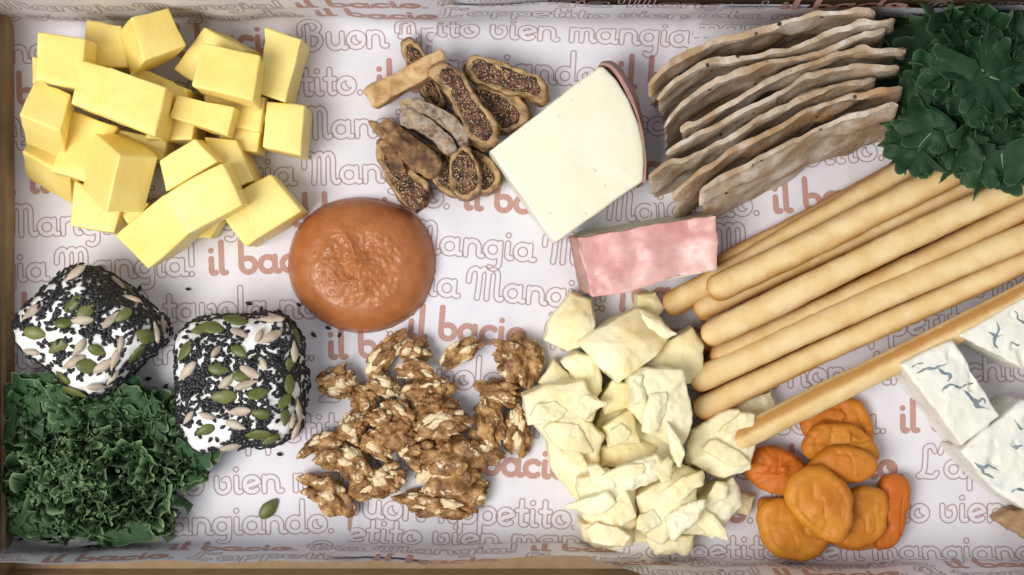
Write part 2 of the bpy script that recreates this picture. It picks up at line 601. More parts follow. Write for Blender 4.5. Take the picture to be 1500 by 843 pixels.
edge_LM = lerp_edge([(668, -140), (640, 30), (512, 800), (490, 940)])       # left edge of the middle sheet
edge_MR = lerp_edge([(1052, -140), (1022, 20), (842, 770), (852, 800), (880, 850), (930, 930), (960, 1000)])   # left edge of the right sheet
zero = lambda c: (lambda y: np.full_like(y, c))


def sheet_mesh(name, S, xl, xr, y0, y1, nx, ny, label):
    ys = np.linspace(y0, y1, ny)
    t = np.linspace(0, 1, nx)
    YY = np.repeat(ys, nx)
    a, b = xl(YY), xr(YY)
    TT = np.tile(t, ny)
    XX = a + (b - a) * TT
    v = S(XX, YY)
    f = [[j * nx + i, j * nx + i + 1, (j + 1) * nx + i + 1, (j + 1) * nx + i] for j in range(ny - 1) for i in range(nx - 1)]
    return mk(name, v, np.array(f), 'paper', label=label, cat='paper', group=None)


leftfun = lerp_edge([(19, -140), (17, 20), (15, 380), (11, 500), (9, 940)])
paperL = sheet_mesh('paper_sheet', SL, leftfun, lambda y: edge_LM(y) + 140, -352 - 150, 368 + 170, 200, 220,
                    'white printed deli paper sheet under the yellow cheese cubes and goat cheese')
paperM = sheet_mesh('paper_sheet', SM, edge_LM, lambda y: edge_MR(y) + 4 + 116 * np.clip((y + 335) / 60., 0, 1), -346 - 136, 346 + 158, 160, 220,
                    'white printed deli paper sheet under the walnuts and the round brown spread')
paperR = sheet_mesh('paper_sheet', SR, edge_MR, zero(848.), -380 - 150, 352 + 150, 160, 240,
                    'white printed deli paper sheet under the breadsticks and dried apricots')


# -- print: letters from centre-line strokes, cut out of a distance field as thin flat ink
def arc(cx, cy, rx, ry, a0, a1, n=22):
    t = np.radians(np.linspace(a0, a1, n))
    return [(cx + rx * math.cos(q), cy + ry * math.sin(q)) for q in t]


def sm(pts, n=10):
    P = np.array(pts, float)
    P = np.vstack([2 * P[0] - P[1], P, 2 * P[-1] - P[-2]])
    out = []
    for i in range(1, len(P) - 2):
        for k in range(n):
            t = k / n
            p0, p1, p2, p3 = P[i - 1:i + 3]
            out.append(tuple(0.5 * (2 * p1 + (p2 - p0) * t + (2 * p0 - 5 * p1 + 4 * p2 - p3) * t * t + (3 * p1 - p0 - 3 * p2 + p3) * t ** 3)))
    return out + [tuple(P[-2])]


tail = [(20, 3), (21.5, .6), (24, 0), (26, .6)]
G = {
    'a': ([arc(10, 10, 10, 10, 0, 360, 40), [(20, 20)] + tail], 30),
    'b': ([[(2, 42), (2, 9)] + arc(11.5, 9.5, 9.5, 9.5, 180, 470)], 28),
    'c': ([arc(10.5, 10, 10.5, 10, 48, 310)], 23),
    'd': ([arc(10, 10, 10, 10, 0, 360, 40), [(20, 42)] + tail], 30),
    'e': ([[(1.5, 7), (19.6, 13)] + arc(10, 10, 10, 10, 17, 315)], 25),
    'g': ([arc(10, 10, 10, 10, 0, 360, 40), [(20, 20), (20, -8)] + arc(12, -8, 8, 8, 0, -130, 12)], 27),
    'h': ([[(2, 42), (2, 0)], arc(11, 10.5, 9, 9.5, 180, 0) + tail], 29),
    'i': ([[(3, 20), (3, 3), (4.5, .6), (7, 0), (9, .6)], [(3, 31), (3, 31.1)]], 14),
    'l': ([[(3, 42), (3, 3), (4.5, .6), (7, 0), (9, .6)]], 14),
    'm': ([[(2, 20), (2, 0)], arc(8.7, 12, 6.7, 8, 180, 0) + [(15.4, 0)], arc(22, 12, 6.7, 8, 180, 0) + [(28.8, 3), (31, .3), (34, .6)]], 38),
    'n': ([[(2, 20), (2, 0)], arc(11, 10.5, 9, 9.5, 180, 0) + tail], 29),
    'o': ([arc(10.5, 10, 10.5, 10, 0, 360, 40), [(15, 19), (13.2, 13), (15.5, 10.5)]], 26),
    'p': ([[(2, 20), (2, -16)], arc(12, 10, 10, 10, 0, 360, 40)], 27),
    's': ([sm([(15, 17), (9, 20), (3, 16), (8, 11), (14, 7), (11, 1), (5, 0), (0, 3)])], 20),
    't': ([[(6, 33), (6, 3), (7.5, .6), (10, 0), (12.5, .8)], [(0, 20), (13, 20)]], 18),
    'u': ([[(2, 20), (2, 9)] + arc(11, 9, 9, 9, 180, 360), [(20, 20)] + tail], 29),
    'v': ([[(2, 20), (2, 9)] + arc(10.5, 9, 8.5, 9, 180, 360) + sm([(19, 10), (17, 18), (12, 17)], 4)], 26),
    'A': ([sm([(-2, 20), (0, 32), (9, 40), (18, 35), (20, 24), (20, 10), (20, 3), (23, 0), (26, 1)]), sm([(8, 0), (8, 18), (9, 28), (13, 31)]), [(2, 12), (25, 12)]], 32),
    'B': ([sm([(-6, 20), (-6, 32), (3, 41), (15, 40), (21, 31), (15, 23), (7, 22)]), [(5, 32), (5, 0)], sm([(7, 22), (18, 19), (22, 10), (15, 1), (5, 0), (0, 4)])], 31),
    'L': ([sm([(22, 35), (18, 42), (10, 39), (9, 26), (7, 8), (0, 1), (8, 1), (20, 0), (25, 5)])], 29),
    'M': ([sm([(-5, 22), (-4, 34), (3, 40), (9, 33), (9, 14), (8, 0)]), sm([(9, 33), (15, 40), (21, 35), (21, 14), (21, 0)]), sm([(21, 35), (28, 40), (34, 34), (34, 14), (35, 3), (39, 0), (42, 2)])], 46),
    "'": ([[(3, 40), (1, 33)]], 9),
    '!': ([[(3, 42), (3, 13)], [(3, 0), (3, .1)]], 13),
    '.': ([[(3, 0), (3, .1)]], 13),
}


def glyph_mesh(strokes, solid):
    R, t = (3.5, .8) if not solid else (3.9, 0)
    allp = np.array([p for s in strokes for p in s])
    lo, hi = allp.min(0) - 7, allp.max(0) + 7
    st = 1.15
    xs, ys = np.arange(lo[0], hi[0] + st, st), np.arange(lo[1], hi[1] + st, st)
    X, Y = np.meshgrid(xs, ys)
    dmin = np.full(X.shape, 1e9)
    for s in strokes:
        for (ax, ay), (bx, by) in zip(s[:-1], s[1:]):
            dx, dy = bx - ax, by - ay
            L = dx * dx + dy * dy + 1e-12
            tt = np.clip(((X - ax) * dx + (Y - ay) * dy) / L, 0, 1)
            dmin = np.minimum(dmin, np.hypot(X - ax - tt * dx, Y - ay - tt * dy))
    lo_, hi_ = (R - t, R + t) if not solid else (-1, R)
    vs, fs = [], []
    ny, nx = X.shape

    def clip(poly, val, sign):
        out = []
        for i in range(len(poly)):
            a, b = poly[i], poly[(i + 1) % len(poly)]
            da, db = sign * (a[2] - val), sign * (b[2] - val)
            if da <= 0: out.append(a)
            if da * db < 0:
                k = da / (da - db)
                out.append(tuple(a[q] + (b[q] - a[q]) * k for q in range(3)))
        return out
    for j in range(ny - 1):
        for i in range(nx - 1):
            d4 = dmin[j:j + 2, i:i + 2]
            if d4.min() > hi_ or d4.max() < lo_: continue
            P = [(X[j, i], Y[j, i], dmin[j, i]), (X[j, i + 1], Y[j, i + 1], dmin[j, i + 1]), (X[j + 1, i + 1], Y[j + 1, i + 1], dmin[j + 1, i + 1]), (X[j + 1, i], Y[j + 1, i], dmin[j + 1, i])]
            for tri in ((P[0], P[1], P[2]), (P[0], P[2], P[3])):
                q = clip(list(tri), hi_, 1)
                if len(q) > 2 and not solid: q = clip(q, lo_, -1)
                for m in range(1, len(q) - 1):
                    b = len(vs)
                    vs += [q[0][:2], q[m][:2], q[m + 1][:2]]
                    fs.append((b, b + 1, b + 2))
    return np.array(vs), np.array(fs)


GM = {}


def glyph(ch, solid):
    if (ch, solid) not in GM: GM[(ch, solid)] = glyph_mesh(G[ch][0], solid)
    return GM[(ch, solid)]


PHR = "il bacio. Buon Appetito. il bacio. Mangia Mangia! il bacio. A tavola non s'invecchia. il bacio. L'appetito vien mangiando. "
SC = 1.07


def adv(ch): return 14 * SC if ch == ' ' else G[ch][1] * SC


def solid_mask():
    m = [False] * len(PHR)
    k = PHR.find("il bacio")
    while k >= 0:
        for q in range(k, k + 8): m[q] = True
        k = PHR.find("il bacio", k + 1)
    return m


SOLID = solid_mask()


def print_line(anchor, off, px, py, slope, xl, xr, acc):
    """lay the repeating phrase along a line so that PHR[find(anchor)+off] starts at photo (px, py)"""
    k0 = PHR.find(anchor) + off
    for direction in (1, -1):
        k, x = k0, px - 750.0
        while True:
            if direction < 0:
                k -= 1
                x -= adv(PHR[k % len(PHR)])
            ch = PHR[k % len(PHR)]
            y = (421.5 - py) - slope * (x - (px - 750.0))
            L, Rr = xl(np.array([y + 12.]))[0], xr(np.array([y + 12.]))[0]
            if x > Rr + 5 or x < L - 60: 
                break
            if ch != ' ':
                so = SOLID[k % len(PHR)]
                gv, gf = glyph(ch, so)
                gx, gy = gv[:, 0] * SC, gv[:, 1] * SC
                c, s = math.cos(-slope), math.sin(-slope)
                X = x + gx * c - gy * s
                Y = y + gx * s + gy * c
                cen = gf
                fx, fy = X[cen].reshape(-1, 3), Y[cen].reshape(-1, 3)
                l_, r_ = xl(fy.ravel()).reshape(-1, 3), xr(fy.ravel()).reshape(-1, 3)
                ok = ((fx > l_ + .6) & (fx < r_ - .6)).all(1)
                acc['s' if so else 'o'].append((X, Y, gf[ok]))
            if direction > 0:
                x += adv(ch)
                k += 1


def build_print(S, sheet, lines, xl, xr):
    acc = {'s': [], 'o': []}
    for ln in lines: print_line(*ln, xl, xr, acc)
    for key, mat, nm in (('s', 'ink_solid', 'solid_lettering'), ('o', 'ink_outline', 'outline_lettering')):
        vs, fs, b = [], [], 0
        for X, Y, gf in acc[key]:
            vs.append(S(X, Y, 0.45)); fs.append(gf + b); b += len(X)
        mk(nm, np.concatenate(vs), np.concatenate(fs), mat, sheet, smooth=True)


BA = "il bacio. Buon"
LN = [("Mangia M", 0, 30, -36, -.036), ("il bacio. Buon", 0, 470, 8, -.036), ("Buon", 0, 447, 73, -.043), ("Appetito", 4, 443, 139, -.034), ("Mangia M", 0, 440, 203, -.035),
      ("Mangia!", 0, 452, 269, -.03), ("il bacio. A", 0, 430, 331, -.035), ("il bacio. A", 0, 307, 401, -.035), ("tavola", 0, 243, 470, -.03), ("il bacio. L", 0, 482, 524, -.03),
      ("il bacio. L", -3, 207, 592, -.02), ("Appetito", 4, 446, 645, -.03), ("vien", 0, 316, 722, -.03), ("mangiando", 1, 252, 784, -.025), ("il bacio. Buon", 0, 262, 848, -.02), ("il bacio. L", 0, 100, 912, -.02)]
LM_ = [("appetito", 0, 690, -18, .05), ("appetito", 5, 642, 49, .05), ("mangiando", 4, 738, 118, .055), ("non", 0, 690, 180, .06), ("Appetito", 0, 640, 240, .07), ("il bacio. M", 0, 680, 305, .07), ("Mangia M", 0, 598, 367, .08),
       ("Mangia!", 0, 690, 436, .085), ("il bacio. A", 0, 598, 492, .08), ("tavola", 3, 668, 567, .07), ("il bacio. M", 0, 560, 622, .07), ("il bacio. A", 0, 662, 690, .06), ("Appetito", 1, 672, 764, .055),
       ("appetito", 3, 512, 798, .05), ("Mangia!", 0, 560, 862, .04), ("il bacio. L", 0, 560, 925, .04), ("Mangia M", 0, 700, -82, .05)]
LR_ = [("mangiando", 2, 1090, 50, -.02), ("il bacio. A", 0, 1180, 115, -.04), ("non", 0, 1000, 190, -.06), ("Appetito", 4, 1205, 240, -.09), ("il bacio. B", 0, 1133, 311, -.07), ("Mangia M", 0, 1052, 374, -.06), ("il bacio. L", 0, 882, 449, -.03),
       ("Buon", 0, 1100, 500, -.05), ("non", 0, 1155, 565, -.03), ("il bacio. L", 0, 1318, 631, -.015), ("L'app", 0, 1344, 698, 0.), ("vien", 0, 1377, 762, 0.), ("mangiando", 0, 1278, 824, .006),
       ("il bacio. B", 4, 880, 872, 0.), ("Mangia!", 0, 900, 930, 0.), ("il bacio. A", 0, 1000, 990, 0.), ("non", 0, 1120, -15, -.02), ("il bacio. A", 0, 1120, -75, -.02)]
build_print(SL, paperL, LN, leftfun, lambda y: edge_LM(y) - .5)
build_print(SM, paperM, LM_, edge_LM, lambda y: edge_MR(y) - .5)
build_print(SR, paperR, LR_, edge_MR, zero(846.))

# ------------------------------------------------------------------ yellow cheese cubes
HEAP = 'cubes of the yellow cheese heap'
BUR = 'yellow cheese cube mostly buried under other cubes in the heap'
cubes = [
    # corners (clockwise from top-left), corner heights, thickness, label
    ([(46, 83), (90, 88), (84, 135), (48, 122)], 68, 62, 'sliver of yellow cheese under the square corner cube'),
    ([(127, 30), (178, 37), (188, 99), (122, 96)], 88, 82, 'yellow cheese cube in shade against the paper wall, left of the tilted cube'),
    ([(195, 93), (256, 122), (236, 172), (178, 150)], 92, 86, 'yellow cheese edge under the large flat cube, beside the tilted one'),
    ([(239, 117), (276, 131), (270, 165), (232, 155)], 104, 98, 'small yellow cheese corner between the flat top cube and the thin bar'),
    ([(300, 122), (389, 142), (380, 194), (300, 178)], 84, 78, 'yellow cheese cube in the dark beneath the flat square cube'),
    ([(330, 152), (388, 164), (377, 224), (318, 214)], 74, 68, 'yellow cheese cube under the end of the thin bar'),
    ([(222, 170), (286, 174), (282, 206), (212, 204)], 94, 88, 'yellow cheese cube shaded under the large flat top cube and bar'),
    ([(170, 190), (246, 205), (240, 236), (170, 230)], 80, 74, 'dark golden cheese face behind the upended cube'),
    ([(40, 206), (112, 222), (103, 262), (33, 222)], [58, 58, 76, 76], 66, 'yellow cheese cube half under the corner cube beside the tray wall'),
    ([(107, 163), (173, 186), (124, 266), (72, 252)], [92, 92, 98, 98], 88, 'golden yellow cheese cube sloping down between two tilted cubes'),
    ([(108, 264), (180, 300), (168, 343), (102, 331)], 86, 78, 'yellow cheese cube supporting the upended cube from below'),
    ([(158, 288), (218, 298), (207, 318), (188, 329)], 72, 66, 'pale yellow cheese tip between upended cube and sloping front cube'),
    ([(280, 330), (326, 322), (308, 349), (278, 347)], 56, 50, 'low yellow cheese sliver under the large top slab'),
    ([(298, 200), (346, 204), (373, 265), (328, 282)], 92, 85, 'yellow cheese block in shadow behind the two stacked slabs'),
    ([(55, 47), (126, 56), (119, 131), (51, 118)], 152, 84, 'square yellow cheese cube at the heap corner nearest the tray corner'),
    ([(299, 40), (358, 73), (310, 140), (254, 101)], [88, 96, 84, 76], 70, 'yellow cheese cube partly under a flat square cube'),
    ([(294, 61), (381, 82), (371, 149), (281, 126)], [146, 146, 150, 150], 64, 'flat square yellow cheese cube lying over a tilted one'),
    ([(388, 40), (443, 57), (418, 150), (379, 138)], 92, 87, 'tall yellow cheese cube standing beside the printed word Buon'),
    ([(390, 148), (446, 155), (441, 229), (384, 216)], 86, 81, 'yellow cheese cube lying loose on the paper next to the tall one'),
    ([(119, 89), (166, 100), (146, 168), (102, 153)], 158, 76, 'narrow yellow cheese cube wedged between two flat cubes on the heap'),
    ([(159, 98), (244, 128), (227, 201), (139, 165)], [168, 170, 172, 170], 76, 'large flat yellow cheese cube lying across the top of the heap'),
    ([(51, 116), (104, 138), (89, 193), (27, 168)], [124, 124, 150, 150], 82, 'yellow cheese cube tipped forward over the tray wall side'),
    ([(260, 140), (344, 157), (334, 201), (249, 171)], [124, 122, 122, 124], 46, 'thin bar shaped yellow cheese piece across the middle of the heap'),
    ([(191, 25), (247, 11), (274, 67), (211, 91)], [152, 124, 122, 150], 78, 'yellow cheese cube tilted on edge against the paper wall'),
    ([(232, 236), (285, 203), (319, 237), (243, 281)], [128, 132, 132, 126], 70, 'yellow cheese slab lying behind the long front slab'),
    ([(238, 287), (326, 237), (356, 301), (274, 344)], [150, 152, 148, 148], 66, 'large yellow cheese slab on top, joined to the sloping front cube'),
    ([(167, 346), (240, 285), (276, 343), (216, 396)], [92, 138, 136, 94], 74, 'yellow cheese cube sloping down to the paper at the front'),
    ([(397, 256), (442, 309), (360, 362), (312, 300)], 88, 83, 'yellow cheese cube with one shaded end beside the round brown spread'),
]
for i, (c4, z4, t, lab) in enumerate(cubes):
    v, f = quad_block(c4, z4, t, r=.085, n=10, amp=1.5, seed=40 + i, fr=1 / 32.)
    mk('cheese_cube', v, f, 'cheddar', label=lab, cat='cheese', group=HEAP, auto=50)
# upended cube seen on its corner
A = W(175, 227, 182)
tgt = [W(138, 194, 120), W(232, 230, 128), W(155, 312, 164)]
e = [t - A for t in tgt]
T = [A, A + e[0], A + e[0] + e[2], A + e[2]]
c8 = [A + e[0] + e[2], A + e[2], A, A + e[0]]
c8 = c8 + [p + e[1] for p in c8]
v, f = hexa(c8, .09, 10)
nn = vnormals(v, f)
if (nn * (v - v.mean(0))).sum() < 0: f = [q[::-1] for q in f]
v = v + vnormals(v, f) * (1.5 * fbm(v, 1 / 32., 91, 3))[:, None]
mk('cheese_cube', v, f, 'cheddar', label='yellow cheese cube upended with three faces showing, topmost of the heap', cat='cheese', group=HEAP, auto=50)

# ------------------------------------------------------------------ round spread
m, R = 160, 60
rows, at = [np.array([[0, 0, 0]])], [0]
outl = smooth_poly([(419, 388), (430, 340), (462, 305), (510, 289), (560, 292), (606, 313), (632, 352), (637, 395), (622, 440), (590, 472), (545, 488), (500, 485), (460, 465), (430, 432)], m)
cpx = np.array([528, 390])
th = np.arctan2(-(outl[:, 1] - cpx[1]), outl[:, 0] - cpx[0])
H0 = 58.
k = (D - 22) / D
V, S_ = [], []
for r in range(R + 1):
    s = r / R
    prof = (1 - s ** 5.5) ** 0.62
    base = np.c_[(cpx[0] + (outl[:, 0] - cpx[0]) * s - 750) * k, (421.5 - cpx[1] - (outl[:, 1] - cpx[1]) * s) * k]
    z = H0 * prof - 6 * s
    env = math.exp(-(s / .52) ** 4)
    z = z + 3.2 * env * np.sin(th * 1 + 10 * s + .6) * min(1, s * 5) + 7 * math.exp(-(s / .10) ** 2)
    z = z + 4.5 * math.exp(-((s - .42) / .28) ** 2) * np.exp(-((th - 1.75 - .5 * s) / .14) ** 2)      # ridge left by the spoon
    z = z - 3.5 * math.exp(-((s - .16) / .08) ** 2) * np.exp(-((th + 2.3) / .5) ** 2)
    z = z + 2.2 * math.exp(-((s - .93) / .022) ** 2) * np.clip(np.cos(th + 2.3) + .3, 0, 1)
    V.append(np.c_[base, z + FLOOR - 1 + (0 if s < 1 else 0)]); S_.append(np.full(m, s))
V = np.concatenate(V); S_ = np.concatenate(S_)
V[:, 2] += np.exp(-(S_ / .62) ** 6) * (1.6 * fbm(V, 1 / 4.5, 3, 2) + .9 * fbm(V, 1 / 16., 8, 2)) + .7 * fbm(V, 1 / 30., 5, 2) * (S_ < .97)
V[:, 2] = np.maximum(V[:, 2], 2)
f = [[a * m + j, (a + 1) * m + j, (a + 1) * m + (j + 1) % m, a * m + (j + 1) % m] for a in range(R) for j in range(m)]
f = [q if a else q for a, q in enumerate(f)]
f.append([R * m + j for j in range(m)][::-1])
nv = vnormals(V, f)
if nv[m * 20:m * 30, 2].mean() < 0: f = [q[::-1] for q in f]
mk('fruit_spread', V, f, 'paste', label='round mound of glossy orange brown spread with a swirled top', cat='spread')


# ------------------------------------------------------------------ dried fig slices
FG = 'dried fig slices in the pile'


def fig(pts, z, t, label, face=True, bloom=0.0, tilt=(0, 0), seed=0, inset=.70, off=(0, 0), dome=0):
    v, f, s = poly_slab(pts, z, t, m=64, round_=4 if face else 3, caps=12, tilt=tilt, amp=2.8, fr=1 / 16., amp2=1.1, fr2=1 / 6., seed=seed, dome=dome)
    root = empty('fig_slice', [v[:, 0].mean(), v[:, 1].mean(), v[:, 2].min()], label, 'dried fig', FG)
    P = smooth_poly(pts, 64)
    if face:
        w = np.clip(1 - np.abs(s - .86) / .16, 0, 1) * (s < 1.05)
        v[:, 2] += 2.6 * w
    mk('skin', v, f, 'fig_skin', root, attrs={'bloom': np.full(len(v), bloom), 'rim': (np.clip((1.0 - s) / .10, 0, 1) * (s > .3) if face else np.zeros(len(v)))})
    if face:
        kk = (D - z) / D
        X = np.stack([(P[:, 0] - 750) * kk, (421.5 - P[:, 1]) * kk], 1)
        ar = 0.5 * np.sum(X[:, 0] * np.roll(X[:, 1], -1) - np.roll(X[:, 0], -1) * X[:, 1])
        if ar < 0: X = X[::-1]
        c = X.mean(0)
        # shrink the outline inwards by an even margin, wider at the stalk end
        tn = np.roll(X, -1, 0) - np.roll(X, 1, 0)
        nr = np.stack([-tn[:, 1], tn[:, 0]], 1); nr /= np.linalg.norm(nr, axis=1)[:, None]
        E = X + nr * (6.5 + 2.5 * noise(np.c_[X, 0 * X[:, 0]], 1 / 14., seed + 3))[:, None] + np.array(off)
        rings = [np.array([[c[0], c[1], 0]])] + [np.c_[c + (E - c) * q, np.zeros(64)] for q in np.linspace(0, 1, 12)[1:]]
        fv = np.concatenate(rings)
        q = np.concatenate([[0]] + [np.full(64, a) for a in np.linspace(0, 1, 12)[1:]])
        fv[:, 2] = z - dome * q ** 2 + tilt[0] * (fv[:, 0] - c[0]) + tilt[1] * (fv[:, 1] - c[1]) + 3.4 + 1.5 * fbm(fv, 1 / 6., seed + 9, 2) - 6 * np.clip((q - .9) / .1, 0, 1)
        ff = [[0, 1 + j, 1 + (j + 1) % 64] for j in range(64)]
        for i in range(10):
            a, b = 1 + i * 64, 1 + (i + 1) * 64
            ff += [[a + j, b + j, b + (j + 1) % 64, a + (j + 1) % 64] for j in range(64)]
        fl = mk('flesh', fv, ff, 'fig_flesh', root)
        # seeds
        rg = np.random.default_rng(seed)
        ov, of = octa()
        sv, sf, b = [], [], 0
        n = int(20 + 0.020 * abs(ar))
        for _ in range(n):
            j = rg.integers(64); rr = math.sqrt(rg.uniform(0.0, .86)) * .93
            p = c + (E[j] - c) * rr
            zz = z - dome * rr * rr + tilt[0] * (p[0] - c[0]) + tilt[1] * (p[1] - c[1]) + 5.2
            sc = rg.uniform(.6, 1.3)
            sv.append(ov * sc + np.array([p[0], p[1], zz])); sf.append(of + b); b += len(ov)
        o = mk('seeds', np.concatenate(sv), np.concatenate(sf), 'fig_seed', fl, kind='stuff')
    return root


def octa():
    ov = np.array([[1, 0, 0], [.7, .7, 0], [0, 1, 0], [-.7, .7, 0], [-1, 0, 0], [-.7, -.7, 0], [0, -1, 0], [.7, -.7, 0], [0, 0, .9], [0, 0, -.9]], float)
    of = np.array([[i, (i + 1) % 8, 8] for i in range(8)] + [[(i + 1) % 8, i, 9] for i in range(8)])
    return ov, of


fig([(586, 62), (604, 56), (622, 78), (640, 118), (652, 152), (640, 164), (624, 148), (606, 108), (590, 84)], 38, 32, 'dark seedy fig slice lying crosswise beneath the tan bar', seed=1)
fig([(672, 148), (688, 150), (700, 190), (696, 214), (684, 212), (672, 178)], 40, 34, 'small dark fig slice half hidden behind the long upper slices', seed=2)
fig([(700, 122), (742, 128), (772, 152), (777, 172), (762, 188), (738, 194), (716, 180), (700, 150)], 46, 40, 'fig slice with folded skin between the cheese wedge and the long slices', seed=3, off=(-9, -4), tilt=(-.15, 0))
fig([(679, 96), (690, 80), (726, 87), (760, 101), (792, 112), (804, 132), (796, 153), (772, 143), (741, 138), (703, 124), (684, 112)], 62, 38, 'long seedy fig slice pointing away from the pile beside the cheese wedge', seed=4)
fig([(626, 106), (646, 91), (674, 103), (701, 145), (729, 184), (726, 210), (704, 217), (685, 198), (666, 160), (643, 123)], 84, 40, 'long curved fig slice with seeds up, topmost of the pile', seed=5, tilt=(-.05, .05))
fig([(688, 219), (716, 230), (734, 258), (727, 279), (706, 283), (692, 262)], 40, 34, 'fig slice on the pile edge below the cheese wedge corner', seed=6, off=(-4, -2))
fig([(622, 212), (654, 222), (667, 258), (670, 288), (650, 283), (634, 264)], 44, 38, 'dark fig slice tucked beneath the broad brown one', seed=7)
fig([(661, 226), (681, 212), (701, 240), (705, 278), (682, 294), (664, 283), (656, 254)], 62, 40, 'upright oval fig slice with seeds showing under the whitish slices', seed=8, tilt=(0, .1))
fig([(549, 214), (562, 201), (584, 222), (606, 250), (628, 270), (625, 294), (605, 307), (585, 293), (562, 255)], 46, 41, 'fig slice touching the round brown spread', seed=9, off=(6, -12), tilt=(-.1, -.1))
fig([(556, 208), (568, 204), (586, 226), (594, 250), (580, 252), (564, 232)], 66, 30, 'narrow golden fig slice lying on the slice that touches the spread', face=False, seed=10)
fig([(539, 177), (556, 180), (566, 171), (590, 189), (628, 214), (645, 244), (630, 260), (601, 245), (576, 218), (552, 196)], 84, 62, 'broad brown fig slice skin side up with a stalk end', face=False, seed=11, dome=8)
fig([(585, 166), (600, 160), (620, 168), (642, 184), (664, 206), (667, 221), (652, 224), (634, 204), (610, 190), (588, 182)], 88, 66, 'whitish dusted fig slice on edge beside the broad brown one', face=False, bloom=1.0, seed=12, dome=2)
fig([(584, 148), (600, 142), (624, 148), (650, 160), (676, 180), (687, 206), (672, 210), (652, 188), (628, 172), (604, 162), (590, 160)], 84, 64, 'whitish dusted fig slice on edge next to the topmost slice', face=False, bloom=.9, seed=13, dome=2)
v, f = quad_block([(530, 131), (646, 69), (656, 98), (547, 159)], [62, 78, 78, 62], 34, r=.22, n=16, amp=2.2, seed=5, fr=1 / 18.)
mk('fig_slice', v, f, 'fig_gold', label='straight golden tan fig bar lying across the dark slice', cat='dried fig', group=FG)


# ------------------------------------------------------------------ walnuts
WG = 'walnut pieces in the pile'
SPH, SPF = cube_grid(30, 0)
_l = SPH * np.sqrt(np.maximum(0, 1 - (SPH[:, [1, 2, 0]] ** 2 + SPH[:, [2, 0, 1]] ** 2) / 2 + SPH[:, [1, 2, 0]] ** 2 * SPH[:, [2, 0, 1]] ** 2 / 3))
SPH = _l / np.linalg.norm(_l, axis=1)[:, None]


def walnut(px, py, L, Wd, ang, z, label, seed, cream=.0, bend=.5, ht=.5):
    p = SPH.copy()
    rg = np.random.default_rng(seed + 100)
    K = 34
    kk = np.arange(K) + .5
    ph_ = np.arccos(1 - 2 * kk / K); tt_ = math.pi * (1 + 5 ** .5) * kk
    dk = np.c_[np.cos(tt_) * np.sin(ph_), np.sin(tt_) * np.sin(ph_), np.cos(ph_)] + rg.normal(size=(K, 3)) * .16
    dk /= np.linalg.norm(dk, axis=1)[:, None]
    wob = np.c_[noise(p, 2.6, seed), noise(p, 2.6, seed + 1), noise(p, 2.6, seed + 2)] * .16
    pw = p + wob
    pw /= np.linalg.norm(pw, axis=1)[:, None]
    an = np.arccos(np.clip(pw @ dk.T, -1, 1))
    wk = rg.uniform(.30, .52, K); ak = rg.uniform(.25, .75, K)
    val = ak * np.sqrt(np.maximum(0, 1 - (an / wk) ** 2))
    best = val.argmax(1); val = val.max(1)
    r = .50 + .62 * val + .06 * noise(p, 7, seed + 9) + .03 * noise(p, 15, seed + 10) + .12 * noise(p, 1.3, seed + 8)
    q = p * r[:, None]
    # ridge clefts of the kernel
    flat = rg.random(K) < (.17 + cream * 1.1)
    cr = np.where(flat[best] & (val > .12), .80, .08 + .40 * np.clip((val - .50) / .15, 0, 1)) + cream * .15
    cutl = flat[best] & (val > .2)
    q = np.where(cutl[:, None], q * (.86 + .06 * noise(p, 5, seed + 4))[:, None], q)
    q[:, 0] *= L * .50; q[:, 1] *= Wd * .52; q[:, 2] *= min(L, Wd) * ht * .95
    q[:, 1] += bend * Wd * (.22 - (q[:, 0] / (L * .5)) ** 2 * .5)
    a = math.radians(ang)
    tx = rg.uniform(-.25, .25)
    y2 = q[:, 1] * math.cos(tx) - q[:, 2] * math.sin(tx); z2 = q[:, 1] * math.sin(tx) + q[:, 2] * math.cos(tx)
    q = np.c_[q[:, 0], y2, z2]
    x = q[:, 0] * math.cos(a) - q[:, 1] * math.sin(a); y = q[:, 0] * math.sin(a) + q[:, 1] * math.cos(a)
    c = W(px, py, z)
    v = np.c_[x + c[0], y + c[1], q[:, 2] - q[:, 2].min() + 0]
    v[:, 2] += max(FLOOR - 1, z - v[:, 2].max())
    mk('walnut_piece', v, SPF, 'walnut_kernel', attrs={'cream': cr}, label=label, cat='walnut', group=WG)


